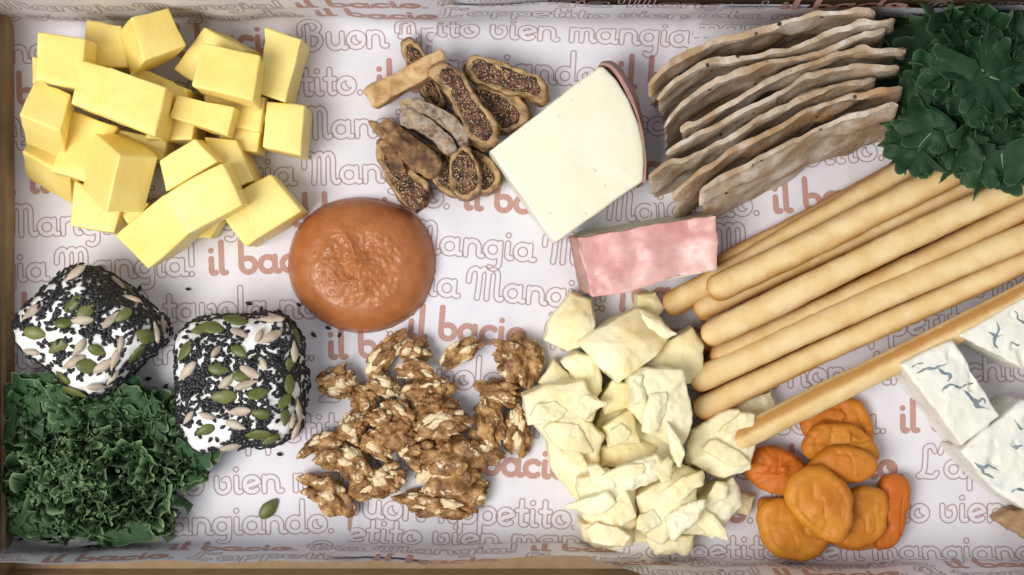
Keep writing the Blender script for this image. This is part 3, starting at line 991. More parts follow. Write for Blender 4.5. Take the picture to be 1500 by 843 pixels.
WB = 'walnut piece packed in the middle of the walnut pile'
wn = [
    (566, 520, 86, 34, 50, 44, 'smooth curved walnut piece touching the round brown spread', .0, .3, .5),
    (606, 518, 52, 38, 15, 46, 'walnut piece with a pale broken knob beside the smooth curved piece', .15, .4, .5),
    (672, 518, 78, 34, 30, 50, 'long walnut piece pointing at the printed word bacio', .1, .2, .5),
    (606, 546, 66, 30, -8, 58, 'walnut piece with long pale ridges under the knobbed piece', .2, .4, .5),
    (755, 533, 92, 62, -48, 50, 'large walnut half lying apart from the pile near the hard cheese', .02, .5, .42),
    (500, 562, 52, 60, 90, 40, 'lobed walnut piece at the pile edge near the seeded cheese block', .08, .5, .5),
    (530, 588, 52, 44, -60, 50, 'walnut piece with a pale triangular chip', .1, .4, .5),
    (562, 570, 62, 34, -32, 52, 'walnut piece with one pale flat side under the curved piece', .15, .3, .5),
    (610, 580, 84, 40, 15, 42, 'walnut piece under the one with long pale ridges', .0, .4, .5), (648, 572, 44, 40, 60, 44, 'small curled walnut piece behind the cream half', .05, .4, .5), (580, 640, 80, 60, 20, 30, 'low walnut piece in the dark gap of the pile', 0, .4, .5), (640, 610, 80, 60, 0, 34, 'walnut piece beneath the cream coloured half', 0, .3, .5),
    (474, 652, 78, 36, 18, 40, 'walnut piece reaching out toward the seeded cheese block', .05, .4, .55),
    (520, 628, 58, 46, 80, 60, 'walnut piece with a pale split standing over the outer ones', .18, .4, .55),
    (560, 650, 52, 60, 80, 62, 'walnut piece with pale frilled rim beside the dark gap', .16, .6, .5),
    (584, 608, 66, 36, -28, 64, 'smooth pale tan walnut piece sloping into the pile', .12, .3, .5),
    (552, 616, 44, 28, -10, 70, 'small rounded walnut nub on top of the pile', .1, .2, .6),
    (650, 626, 96, 42, 14, 78, 'cream coloured broken walnut half on top of the pile', .34, .5, .5),
    (738, 578, 42, 72, 78, 52, 'upright walnut piece with a pale tip beside the large half', .1, .4, .5),
    (757, 640, 46, 80, 0, 42, 'long wrinkled walnut piece lying beside the hard cheese', .1, .2, .5),
    (718, 626, 52, 84, 10, 48, 'brown walnut piece along the pile side toward the hard cheese', .0, .3, .5),
    (614, 668, 52, 64, 70, 64, 'walnut piece with white specks in the middle of the pile', .06, .4, .5),
    (504, 682, 88, 54, -25, 56, 'thick walnut piece at the pile edge near the loose pumpkin seed', .04, .4, .5),
    (478, 732, 96, 50, -28, 42, 'dark ragged walnut piece at the pile corner by the printed letters', .0, .4, .5),
    (544, 716, 84, 46, 12, 44, 'tan walnut piece along the front of the pile', .08, .4, .5),
    (660, 690, 116, 82, 8, 84, 'big knobbly walnut half with many white specks', .06, .3, .4),
    (640, 742, 136, 46, -4, 48, 'long dark walnut piece along the front edge of the pile', .0, .3, .5),
    (706, 664, 62, 56, 40, 62, 'dark walnut piece behind the big knobbly half', .0, .3, .5),
    (574, 700, 44, 52, 80, 50, 'small walnut piece with a pale twist beside the big half', .2, .5, .5),
    (690, 728, 60, 44, 30, 44, 'walnut piece beside the printed word Appetito', .03, .3, .5),
]
for i, (x, y, L, Wd, a, z, lab, cr, bd, ht) in enumerate(wn):
    walnut(x, y, L * 1.14, Wd * 1.2, a, z, lab, 11 + i * 7, cr, bd, ht)

# ------------------------------------------------------------------ cheese wedge and pink rind piece
wp = [(716, 221), (740, 203), (800, 158), (850, 119), (881, 97), (903, 116), (921, 145), (934, 178), (942, 212), (944, 240), (942, 266), (905, 290), (860, 322), (813, 355), (797, 335), (770, 297), (742, 258)]
v, f, s = poly_slab(wp, 118, 112, m=120, straight=True, round_=4, caps=14, sides=9, amp=1.3, fr=1 / 45., amp2=.35, fr2=1 / 9., seed=3)
wedge = empty('cheese_wedge', [v[:, 0].mean(), v[:, 1].mean(), v[:, 2].min()], 'ivory cheese wedge with a reddish rind along its curved side', 'cheese')
# the curved side leans outwards a little
mk('paste', v, f, 'pecorino', wedge, auto=55)
arcp = [(879, 93), (893, 96), (906, 110), (923, 140), (936, 174), (944, 212), (946.5, 240), (945, 268)]
rp = np.array([W(x, y, 116) for x, y in sm(arcp, 6)])
cen = np.array(W(760, 300, 116))
vv, ff = [], []
for i, p in enumerate(rp):
    d = (p - cen); d[2] = 0; d /= np.linalg.norm(d)
    wgt = max(0., math.sin(min(1., (i + 2.) / (len(rp) - 1) * 1.35) * math.pi)) ** .6
    for (o_, z_) in ((-3, 116), (.5 + wgt, 116.5), (1 + 9 * wgt, 108), (2 + 12 * wgt, 70), (2 + 10 * wgt, 8), (-3, 7)):
        vv.append([p[0] + d[0] * o_, p[1] + d[1] * o_, z_])
for i in range(len(rp) - 1):
    for kx in range(6):
        a, b = i * 6 + kx, i * 6 + (kx + 1) % 6
        ff.append([a, a + 6, b + 6, b])
ff += [[0, 1, 2, 3, 4, 5], [(len(rp) - 1) * 6 + q for q in range(5, -1, -1)]]
vv = np.array(vv)
if (vnormals(vv, ff) * (vv - vv.mean(0))).sum() < 0: ff = [q[::-1] for q in ff]
vv += vnormals(vv, ff) * (0.8 * fbm(vv, 1 / 25., 4, 2))[:, None]
mk('rind', vv, ff, 'rind', wedge, auto=50)

# pink piece: cream body, with rind on top and on its end
T = [W(838, 347, 84), W(1046, 315, 84), W(1050, 397, 80), W(864, 431, 80)][::-1]
B = [np.array([p[0], p[1], 6]) for p in (W(838, 342, 6), W(1044, 306, 6), W(1046, 396, 6), W(856, 428, 6))][::-1]
pink = empty('cheese_rind_piece', [W(945, 372)[0], W(945, 372)[1], 6], 'pink rinded cheese piece lying rind up beside the ivory wedge', 'cheese')
T = [p - np.array([0, 0, 14]) for p in T]
v, f = hexa(np.array(T + B) - np.array([0, 0, 1]), .05, 16)
mk('paste', v + vnormals(v, f) * (1.2 * fbm(v, 1 / 40., 3))[:, None], f, 'pecorino', pink)
T = [W(845, 348, 92), W(1048, 316, 92), W(1052, 398, 88), W(868, 432, 88)][::-1]
B = [W(842, 348, 76), W(1046, 317, 76), W(1050, 396, 72), W(866, 431, 72)][::-1]
v, f = hexa(np.array(T + B), .05, 40)
up = v[:, 2] > 82
cpt = W(955, 378, 90)
v[:, 2] += up * (8 * np.exp(-(((v[:, 0] - cpt[0]) / 22) ** 2 + ((v[:, 1] - cpt[1]) / 26) ** 2)) + 4 * np.exp(-((v[:, 0] - cpt[0] + 48) / 16) ** 2) - 4 * np.exp(-((v[:, 0] - cpt[0] - 42) / 15) ** 2) + 5 * np.exp(-((v[:, 0] - cpt[0] - 84) / 14) ** 2))
v[:, 1] += 4 * np.sin((v[:, 0] - cpt[0]) / 30.) * np.clip((cpt[1] - v[:, 1]) / 30., 0, 1)
v = v + vnormals(v, f) * (3.0 * fbm(v, 1 / 24., 5, 3))[:, None]
mk('rind_top', v, f, 'pink_rind', pink)
T = [W(834, 347, 80), W(848, 349, 88), W(871, 431, 84), W(852, 427, 76)][::-1]
B = [W(836, 347, 10), W(850, 349, 10), W(871, 430, 10), W(848, 425, 10)][::-1]
v, f = hexa(np.array(T + B), .12, 14)
mk('rind_end', v + vnormals(v, f) * (2.0 * fbm(v, 1 / 20., 15, 3))[:, None], f, 'rind', pink)

# ------------------------------------------------------------------ crackers standing on edge
KG = 'crackers standing in a row'
kr = [
    ([(950, 117), (985, 86), (1040, 57), (1090, 44), (1140, 29), (1200, 14), (1250, 7), (1283, 10)], 'cracker standing first in the row, against the paper wall', .5),
    ([(962, 140), (1000, 106), (1045, 84), (1100, 76), (1160, 68), (1210, 46), (1260, 27), (1312, 21)], 'wavy pale cracker second in the row from the paper wall', .2),
    ([(972, 182), (986, 160), (1020, 131), (1060, 107), (1100, 94), (1150, 83), (1200, 71), (1250, 50), (1297, 37)], 'thin cracker with a dark seed, third from the paper wall', .4),
    ([(996, 183), (1030, 166), (1080, 141), (1120, 112), (1170, 92), (1220, 77), (1270, 65), (1328, 66)], 'cracker fourth from the paper wall with a pointed end toward the kale', .3),
    ([(975, 217), (1010, 197), (1060, 173), (1100, 151), (1150, 126), (1200, 102), (1250, 90), (1318, 89)], 'cracker fifth from the paper wall with a blunt end toward the kale', .2),
    ([(950, 252), (985, 232), (1030, 214), (1080, 191), (1120, 166), (1170, 141), (1220, 122), (1281, 114)], 'short greyish cracker between a blunt ended and a toasted one', .1),
    ([(984, 280), (1020, 252), (1070, 216), (1120, 191), (1180, 161), (1240, 137), (1290, 124), (1323, 121)], 'toasted brown edged cracker next to last in the row', 1.0),
    ([(1024, 277), (1060, 252), (1120, 226), (1180, 192), (1240, 167), (1290, 150), (1315, 147)], 'last cracker in the row, leaning with its broad speckled face showing', .35),
]
for i, (pts, lab, toast) in enumerate(kr):
    P = np.array(sm(pts, 8))
    n = 70
    L = np.concatenate([[0], np.cumsum(np.linalg.norm(np.diff(P, axis=0), axis=1))])
    q = np.linspace(0, L[-1], n)
    P = np.stack([np.interp(q, L, P[:, 0]), np.interp(q, L, P[:, 1])], 1)
    last = i == 7
    zt, lean = 172, (46 if last else 38)
    u = np.linspace(0, 1, n)
    prof = [(-1, 0), (-.93, .03), (-.5, .055), (.5, .055), (.93, .03), (1, 0)]
    rows = 22
    hs = np.concatenate([[0, .012, .03], np.linspace(.06, 1, rows - 3)])
    front, back = [], []
    for h in hs:
        zz = zt * (1 - h) + 6 * h
        zend = zz - 16 * (np.exp(-u / .03) + np.exp(-(1 - u) / .03)) * (1 - h)
        px = P[:, 0] + (u - .5) * -14 * h
        kx = (D - zend) / D
        X = (px - 750) * kx
        Y = (421.5 - (P[:, 1] + 6)) * kx - lean * h
        q3 = np.c_[X, np.full(n, i * 91.), zend]
        wv = 9.5 * noise(q3 * np.array([1, 1, 1.3]), 1 / 46., 60 + i) * (0.3 + .7 * min(1, h * 4)) + 3.4 * noise(q3, 1 / 20., 70 + i) + 1.2 * noise(q3, 1 / 8., 75 + i)
        zend = zend + (5 * noise(q3, 1 / 30., 66 + i) + 2.5 * noise(q3, 1 / 9., 67 + i)) * max(0, 1 - h * 2)
        th_ = (4.3 + 1.8 * noise(q3, 1 / 30., 80 + i)) * (1 if h > .035 else (.45 if h == 0 else .8))
        th_ = th_ * np.clip(np.minimum(u, 1 - u) / .02 + .35, .35, 1)
        if h < .25: th_ = th_ + 2.2 * np.clip(noise(q3, 1 / 40., 90 + i), 0, 1)
        front.append(np.c_[X + .25 * wv, Y + wv - th_, zend + (-2 if h == 0 else 0)])
        back.append(np.c_[X + .25 * wv, Y + wv + th_, zend + (-2 if h == 0 else 0)])
    F, Bk = np.concatenate(front), np.concatenate(back)
    v = np.concatenate([F, Bk])
    R = len(hs); o_ = n * R
    f = []
    for r in range(R - 1):
        for j in range(n - 1):
            a = r * n + j
            f.append([a, a + n, a + n + 1, a + 1])
            f.append([o_ + a, o_ + a + 1, o_ + a + n + 1, o_ + a + n])
    for j in range(n - 1):
        f.append([j, j + 1, o_ + j + 1, o_ + j])
        a = (R - 1) * n + j
        f.append([a, o_ + a, o_ + a + 1, a + 1])
    for r in range(R - 1):
        a = r * n
        f.append([a, o_ + a, o_ + a + n, a + n])
        a = r * n + n - 1
        f.append([a, a + n, o_ + a + n, o_ + a])
    v[:, 2] = np.maximum(v[:, 2], FLOOR)
    tt = np.clip(toast * (1.15 - np.concatenate([np.repeat(hs, n)] * 2) * (1.0 if toast > .9 else 0.6)), 0, 1)
    mk('cracker', v, f, 'cracker', attrs={'toast': tt}, label=lab, cat='cracker', group=KG, auto=70)

# ------------------------------------------------------------------ breadsticks
BG = 'breadsticks in the bundle'
sticks = [
    # tip, far point, z at tip, z far, crust direction, label
    ((1052, 392), (1560, 118), 24, 24, 250, 'breadstick along the back of the bundle, nearest the crackers'),
    ((972, 449), (1470, 174), 50, 52, 280, 'breadstick sticking out furthest toward the pink cheese piece'),
    ((1012, 508), (1520, 262), 24, 24, 270, 'breadstick hidden beneath the bundle, only its tip and side showing'),
    ((1034, 536), (1560, 283), 24, 26, 270, 'shaded breadstick low between two upper sticks'),
    ((1018, 461), (1510, 226), 56, 58, 300, 'orange edged breadstick squeezed between two upper ones'),
    ((1030, 592), (1560, 322), 24, 26, 250, 'low breadstick in shadow lying under the front pair'),
    ((1042, 528), (1540, 289), 60, 62, 260, 'golden breadstick half covered by the pale topmost stick'),
    ((1036, 427), (1530, 190), 88, 88, 290, 'broad golden breadstick on top at the back, running under the kale'),
    ((1027, 493), (1530, 259), 92, 92, 300, 'pale breadstick on top of the bundle with a rounded bright tip'),
    ((1011, 561), (1560, 322), 68, 80, 300, 'pale breadstick above the grated looking hard cheese'),
    ((1018, 606), (1560, 352), 60, 62, 270, 'breadstick with its tip resting on the hard cheese'),
    ((1072, 652), (1580, 388), 76, 78, 110, 'front breadstick with a browned split side crossing toward the blue cheese'),
]
for i, (a, b, za, zb, cd, lab) in enumerate(sticks):
    p0, p1 = W(a[0], a[1], za), W(b[0], b[1], zb)
    n = 60
    t = np.linspace(0, 1, n)
    Ln = np.linalg.norm(p1 - p0)
    t = np.concatenate([[0, .002, .006, .012, .02, .03], np.linspace(.04, .96, 48), [.97, .98, .988, .994, .998, 1]])
    path = p0 + (p1 - p0) * t[:, None]
    side = np.cross(p1 - p0, [0, 0, 1]); side /= np.linalg.norm(side)
    path += side * (3.2 * np.sin(t * math.pi * 1.3 + i))[:, None]
    R0 = [17, 18, 17, 17, 17, 17, 17.5, 20, 19, 19, 17.5, 18.5][i]
    dist = np.minimum(t, 1 - t) * Ln
    rad = R0 * np.sqrt(np.clip(1 - (1 - np.clip(dist / (R0 * .95), 0, 1)) ** 2.3, 0.0025, 1))
    rad *= 1 + .02 * np.sin(t * 17 + i * 2)
    v, f, ang = tube(path, rad, 28)
    v = v + vnormals(v, f) * (.7 * fbm(v, 1 / 12., 200 + i, 3) + .7 * noise(v, 1 / 70., 260 + i))[:, None]
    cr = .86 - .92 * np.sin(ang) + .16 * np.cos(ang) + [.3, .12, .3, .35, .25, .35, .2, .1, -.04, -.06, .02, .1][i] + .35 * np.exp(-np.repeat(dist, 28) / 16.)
    if i == 11:
        cr = np.clip(1.1 - np.abs(np.degrees(ang) - 128) / 34., 0, 1) + .3 * np.exp(-np.repeat(dist, 28) / 14.)
        w = np.exp(-((np.degrees(ang) - 100) / 7) ** 2)
        v = v - vnormals(v, f) * (1.6 * w * (1 + noise(v, 1 / 12., 5)))[:, None]
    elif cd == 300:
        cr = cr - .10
    mk('breadstick', v, f, 'breadstick', attrs={'crust': np.clip(cr, 0, 1.2)}, label=lab, cat='breadstick', group=BG)

# ------------------------------------------------------------------ hard cheese chunks
PG = 'broken hard cheese chunks in the pile'
PB = 'hard cheese fragment buried under other chunks of the pile'
chunks = [
    # outline, z, thickness, tilt, dome, white, label
    ([(935, 432), (962, 428), (975, 452), (958, 470), (930, 458)], 52, 46, (0, 0), 3, 0, 'small shaded hard cheese fragment touching the pink rinded piece'),
    ([(812, 528), (836, 552), (832, 572), (788, 562)], 46, 41, (0, 0), 4, 0, 'small triangular hard cheese fragment beside the large walnut half'),
    ([(838, 430), (868, 440), (873, 478), (864, 505), (832, 514), (797, 500), (808, 465)], 78, 73, (.2, -.1), 10, 0, 'rounded hard cheese chunk lying apart below the ivory wedge'),
    ([(880, 600), (960, 590), (1000, 640), (980, 720), (900, 730), (850, 690)], 58, 52, (0, 0), 3, 0, 'hard cheese fragment beneath the ragged flaky chunk'),
    ([(800, 640), (880, 630), (900, 720), (850, 740), (808, 690)], 48, 42, (0, 0), 3, 0, 'hard cheese fragment beneath the crumbly slab facing the walnuts'),
    ([(930, 700), (1030, 690), (1050, 770), (960, 800), (880, 790), (860, 730)], 50, 44, (0, 0), 3, 0, 'hard cheese fragment beneath the smooth yellow slice'),
    ([(1066, 596), (1132, 572), (1140, 606), (1092, 642)], 46, 40, (0, 0), 3, .3, 'hard cheese slab in the shadow of the front breadstick'),
    ([(848, 502), (896, 472), (940, 452), (972, 466), (988, 488), (964, 522), (906, 562), (880, 542)], 112, 90, (-.05, -.35), 8, 0, 'largest smooth hard cheese block in the pile, by the breadstick tips'),
    ([(845, 516), (876, 526), (882, 574), (868, 587), (846, 562), (822, 530)], 84, 60, (0, .1), 4, .2, 'narrow upright hard cheese slice leaning on the largest block'),
    ([(767, 582), (800, 566), (855, 557), (876, 592), (868, 618), (838, 622), (772, 626)], 104, 74, (.25, .12), 5, .15, 'broad hard cheese chunk with a flat shaded side facing the walnuts'),
    ([(898, 560), (926, 562), (920, 598), (886, 612), (880, 586)], 84, 60, (0, 0), 4, 0, 'golden hard cheese chunk in the gap below the largest block'),
    ([(950, 516), (1016, 480), (1034, 506), (1024, 562), (985, 572), (930, 548)], 84, 74, (.1, .1), 4, .1, 'flat hard cheese chunk beneath the breadstick tips'),
    ([(884, 628), (926, 600), (938, 650), (892, 658)], 96, 60, (0, 0), 5, 0, 'hard cheese chunk stepped below the golden one'),
    ([(878, 656), (930, 648), (966, 656), (936, 692), (880, 684)], 80, 50, (0, 0), 4, 0, 'golden sided hard cheese sliver in the middle of the pile'),
    ([(770, 612), (846, 602), (884, 640), (874, 692), (846, 676), (806, 652)], 100, 60, (.15, .1), 4, .35, 'crumbly hard cheese slab below the broad chunk'),
    ([(924, 552), (948, 540), (1000, 542), (1012, 586), (1018, 622), (1000, 662), (966, 646), (944, 622), (922, 600)], 134, 80, (-.05, .1), 7, .45, 'ragged flaky hard cheese chunk on top of the pile'),
    ([(1018, 634), (1056, 606), (1084, 600), (1110, 640), (1102, 690), (1062, 702), (1014, 684)], 88, 78, (.05, .1), 5, .3, 'pale hard cheese chunk under the front breadstick tip'),
    ([(848, 706), (890, 690), (930, 716), (938, 772), (900, 790), (852, 762)], 108, 80, (.1, 0), 6, .35, 'chalky hard cheese chunk at the pile front'),
    ([(930, 728), (1000, 686), (1026, 698), (1022, 742), (972, 802), (948, 790)], 100, 70, (-.1, .1), 5, .1, 'smooth yellow hard cheese slice pointing at the tray front'),
    ([(1024, 738), (1076, 700), (1092, 742), (1046, 792), (1004, 784)], 84, 76, (-.15, .1), 4, .4, 'whitish hard cheese chunk at the pile front beside the apricots'),
    ([(850, 768), (932, 770), (930, 804), (884, 812), (856, 796)], 74, 66, (0, .2), 4, .45, 'chalky hard cheese chunk touching the turned up paper'),
    ([(944, 788), (1018, 786), (1010, 814), (962, 814)], 54, 48, (0, .1), 3, .4, 'small hard cheese crumb chunk at the foot of the pile'),
    ([(1068, 720), (1110, 728), (1098, 756), (1070, 748)], 34, 28, (0, 0), 2, .2, 'thin hard cheese flake touching the dried apricots'),
    ([(937, 454), (948, 462), (968, 470), (992, 490), (974, 497), (950, 482)], 124, 12, (0, -.1), 2, .5, 'thin hard cheese flake lying on the largest block'),
    ([(894, 692), (930, 678), (962, 668), (988, 690), (954, 712), (908, 724)], 128, 34, (0, .1), 4, .9, 'white crumbly hard cheese flake on the pile middle'),
    ([(972, 764), (1000, 744), (1034, 734), (1026, 756), (988, 792)], 116, 36, (0, 0), 4, .8, 'white hard cheese curl on the smooth yellow slice'),
    ([(926, 556), (942, 548), (946, 590), (928, 596)], 142, 26, (0, 0), 3, .6, 'thin white hard cheese splinter on the ragged chunk'),
]
rq = np.random.default_rng(77)
base_chunks = list(chunks)
SL_ = ['by the chalky front chunk', 'below the golden chunk', 'on the ragged flaky chunk', 'at the ragged chunk edge facing the pale chunk', 'at the tip of the smooth yellow slice', 'across the chalky front chunk edge', 'beside the white curl', 'on the pale chunk under the breadstick tip', 'tucked under the front breadstick tip', 'on the crumbly slab', 'on the broad flat sided chunk corner', 'along the broad chunk side facing the walnuts', 'on the chunk touching the turned up paper', 'on the whitish chunk beside the apricots', 'on the whitish chunk near the pale one', 'at the crumbly slab lower edge', 'under the white crumbly flake', 'between the white flake and the ragged chunk', 'beside the white crumbly flake end']
for si, (x, y, L_, w_, a_) in enumerate(((872, 738, 52, 24, 10), (905, 640, 46, 22, 30), (962, 606, 54, 26, 60), (988, 648, 46, 20, 100), (1002, 716, 50, 22, 35), (915, 748, 54, 22, 80), (948, 764, 44, 20, 20), (1062, 664, 48, 24, 150), (1078, 622, 40, 20, 20), (832, 640, 56, 26, 160),
                           (862, 596, 44, 20, 20), (806, 606, 50, 22, 8), (892, 784, 50, 22, 0), (1040, 768, 44, 20, 130), (1050, 725, 44, 20, 45), (842, 668, 44, 20, 120), (925, 690, 60, 18, 5), (975, 690, 36, 18, 80), (880, 700, 40, 18, 150))):
    a0 = math.radians(a_)
    poly_ = []
    L_, w_ = L_ * rq.uniform(1.1, 1.6), w_ * rq.uniform(1.2, 1.9)
    for k_ in range(6):
        th_ = 2 * math.pi * k_ / 6 + rq.uniform(-.4, .4)
        r_ = rq.uniform(.6, 1.15)
        ex, ey = L_ / 2 * r_ * math.cos(th_), w_ / 2 * r_ * math.sin(th_)
        poly_.append((x + ex * math.cos(a0) - ey * math.sin(a0), y - ex * math.sin(a0) - ey * math.cos(a0)))
    zz = max([40] + [c_[1] for c_ in base_chunks if inpoly(x, y, c_[0])])
    chunks.append((poly_, zz + 7, 13, (rq.uniform(-.2, .2), rq.uniform(-.2, .2)), 1, rq.uniform(.1, .45), 'thin hard cheese shard ' + SL_[si]))
for i, (pts, z, t, tl, dm, wh, lab) in enumerate(chunks):
    v, f, s = poly_slab(pts, z, t, m=84, straight=True, round_=(4.5 if wh < .5 else 3) if t > 20 else 1.6, caps=16, sides=9, dome=dm, tilt=tl, bottom=1.04 if wh < .5 else .9,
                        amp=2.2 + 2.2 * wh, fr=1 / 20., amp2=.5 + 1.5 * wh, fr2=1 / 7., seed=300 + i * 3)
    # flat broken facets
    rq = np.random.default_rng(400 + i)
    c_ = v[:, :2].mean(0); ext = np.abs(v[:, :2] - c_).max()
    top = np.clip((v[:, 2] - (z - t) - t * .35) / (t * .5), 0, 1)
    for _ in range(4):
        a_ = rq.uniform(0, 6.28); d_ = ext * rq.uniform(.05, .55); sl = rq.uniform(.08, .36) * (1 if t > 40 else .3)
        pr = (v[:, 0] - c_[0]) * math.cos(a_) + (v[:, 1] - c_[1]) * math.sin(a_)
        v[:, 2] -= top * sl * np.maximum(0, pr - d_)
    v[:, 2] += top * (s < .9) * wh * 5 * np.maximum(0, noise(v, 1 / 12., 430 + i))
    v[:, 2] = np.maximum(v[:, 2], FLOOR)
    ylim = np.where(v[:, 0] < 112, -362., -388.)
    v[:, 1] = np.maximum(v[:, 1], ylim)
    mk('hard_cheese_chunk', v, f, 'parmesan', attrs={'white': np.clip(wh + .35 * wh * noise(v, 1 / 14., 9), 0, 1)}, label=lab, cat='cheese', group=PG, auto=42)

# ------------------------------------------------------------------ dried apricots
AG = 'dried apricots in the pile'
aps = [
    ([(1176, 622), (1196, 596), (1230, 580), (1262, 588), (1280, 612), (1280, 650), (1240, 660), (1190, 650)], 30, 26, .25, 'dark dried apricot lying under the front breadstick'),
    ([(1108, 742), (1122, 730), (1150, 740), (1170, 800), (1150, 818), (1122, 796)], 26, 22, .1, 'dried apricot peeking out from beneath the large round one'),
    ([(1228, 775), (1262, 770), (1290, 800), (1268, 808), (1236, 806), (1214, 796)], 26, 22, .3, 'dried apricot mostly hidden below the two front ones'),
    ([(1300, 698), (1322, 697), (1336, 712), (1334, 760), (1320, 796), (1300, 810), (1284, 800), (1288, 730)], 44, 40, .8, 'narrow dark orange dried apricot standing on edge at the pile side'),
    ([(1176, 656), (1186, 632), (1214, 621), (1250, 624), (1276, 640), (1291, 658), (1286, 676), (1240, 670), (1190, 676)], 50, 30, .1, 'folded dried apricot below the dark one'),
    ([(1096, 694), (1112, 660), (1140, 655), (1166, 668), (1186, 690), (1166, 730), (1130, 726), (1106, 712)], 52, 46, .75, 'reddish wrinkled dried apricot beside the hard cheese'),
    ([(1112, 770), (1120, 742), (1150, 730), (1190, 740), (1216, 790), (1200, 818), (1160, 824), (1128, 808)], 50, 34, .0, 'large round dried apricot at the pile front'),
    ([(1240, 726), (1272, 717), (1300, 724), (1307, 752), (1294, 790), (1264, 806), (1236, 800), (1224, 760)], 60, 38, .0, 'golden round dried apricot against the narrow dark one'),
    ([(1180, 694), (1200, 668), (1232, 655), (1262, 656), (1290, 678), (1280, 700), (1246, 709), (1210, 706)], 72, 34, .3, 'oval dried apricot with a pointed end over the folded one'),
    ([(1154, 718), (1168, 692), (1196, 685), (1228, 696), (1252, 726), (1254, 762), (1242, 792), (1216, 797), (1180, 774), (1158, 746)], 92, 32, .12, 'large oval dried apricot on top of the others'),
]
for i, (pts, z, t, red, lab) in enumerate(aps):
    v, f, s = poly_slab(pts, z, t, m=72, round_=t * .33, caps=14, sides=7, dome=4, bottom=.86, amp=3.4, fr=1 / 34., amp2=1.0, fr2=1 / 10., seed=500 + i)
    v[:, 2] += 2.2 * np.exp(-((s - .80) / .07) ** 2) * (1 + noise(v, 1 / 30., 520 + i))
    n2_ = np.abs(noise(v * np.array([1.5, 1, 1]), 1 / 30., 570 + i))
    v[:, 2] -= 2.6 * (1 - np.clip(n2_ * 7, 0, 1)) * (s < .92)
    if i in (0, 4, 5):
        n_ = np.abs(noise(v * np.array([1, 1.6, 1]), 1 / 24., 550 + i))
        v[:, 2] -= 6 * (1 - np.clip(n_ * 5, 0, 1)) * (s < .9)
    v[:, 2] = np.maximum(v[:, 2], FLOOR)
    mk('dried_apricot', v, f, 'apricot', attrs={'red': np.clip(red + .25 * noise(v, 1 / 40., 7), 0, 1)}, label=lab, cat='dried apricot', group=AG)

# ------------------------------------------------------------------ blue cheese, crust
VEINS = [
    [[(1344, 548), (1356, 542), (1368, 541), (1380, 535), (1390, 532)], [(1372, 540), (1382, 546), (1392, 552), (1388, 560)], [(1384, 578), (1382, 570), (1394, 564), (1406, 568), (1414, 564), (1426, 561)], [(1408, 566), (1418, 578), (1428, 588), (1440, 586), (1448, 600)], [(1424, 582), (1432, 594), (1446, 598)], [(1335, 538), (1342, 534), (1352, 534)]],
    [[(1458, 470), (1462, 486), (1456, 500), (1464, 512)], [(1448, 488), (1458, 494), (1470, 492)], [(1486, 455), (1494, 470), (1506, 476)], [(1480, 500), (1494, 506), (1508, 500)]],
    [[(1424, 676), (1436, 684), (1448, 682), (1462, 690)], [(1436, 684), (1444, 696), (1456, 700)], [(1486, 616), (1496, 628), (1506, 626)], [(1478, 650), (1488, 656), (1500, 652)], [(1482, 722), (1492, 716), (1504, 720)]],
]
for i, (pts, z, t, lab) in enumerate([
    ([(1322, 534), (1358, 514), (1396, 498), (1430, 552), (1466, 610), (1438, 634), (1411, 655), (1366, 594)], 112, 106, 'white blue veined cheese block crossed by the front breadstick end'),
    ([(1404, 492), (1450, 466), (1500, 436), (1572, 456), (1560, 520), (1502, 543), (1450, 514)], 104, 98, 'white blue veined cheese wedge farthest back under the breadsticks'),
    ([(1408, 662), (1452, 626), (1500, 586), (1570, 660), (1566, 704), (1502, 748), (1450, 712)], 114, 108, 'glossy blue veined cheese block with wrinkled top beside the crust'),
]):
    v, f, s = poly_slab(pts, z, t, m=110, straight=True, round_=5, caps=18, sides=10, amp=1.8, fr=1 / 28., amp2=.9, fr2=1 / 8., seed=600 + i, dome=2)
    pit = np.clip(noise(v, 1 / 15., 640 + i) - .55, 0, 1) * 18
    v[:, 2] -= pit * (s < .95)
    bc = mk('blue_cheese', v, f, 'blue_cheese', label=lab, cat='blue cheese', group='blue veined cheese pieces', auto=55)
    bvh = BVHTree.FromPolygons([tuple(p) for p in v], f)
    for vi, ln in enumerate(VEINS[i]):
        P = np.array(sm(ln, 9))
        pth = []
        for q in P:
            h = bvh.ray_cast(Vector((0, 0, D)), (Vector(W(q[0], q[1], 0)) - Vector((0, 0, D))).normalized())[0]
            if h is not None: pth.append(np.array(h))
        if len(pth) < 4: continue
        pth = np.array(pth)
        pth[:, :2] += np.c_[noise(pth, 1 / 7., 3 + vi), noise(pth, 1 / 7., 30 + vi)] * 1.8
        u_ = np.linspace(0, 1, len(pth))
        rad = (.4 + 1.5 * np.sin(u_ * math.pi) ** .7) * (1 + .9 * noise(pth, 1 / 6., 9 + vi))
        tv, tf, _ = tube(pth, np.maximum(rad, .3), 8)
        zc = np.repeat(pth[:, 2], 8)
        tv[:, 2] = zc + (tv[:, 2] - zc) * .3
        mk('vein', tv, tf, 'blue_mould', bc)
v, f, s = poly_slab([(1464, 764), (1486, 750), (1530, 742), (1590, 770), (1560, 812), (1504, 790), (1478, 772)], 50, 44, m=80, round_=6, amp=3, fr=1 / 16., amp2=1.4, seed=9)
mk('bread_crust', v, f, 'crust', label='light brown crusty piece beside the glossy blue cheese', cat='bread')


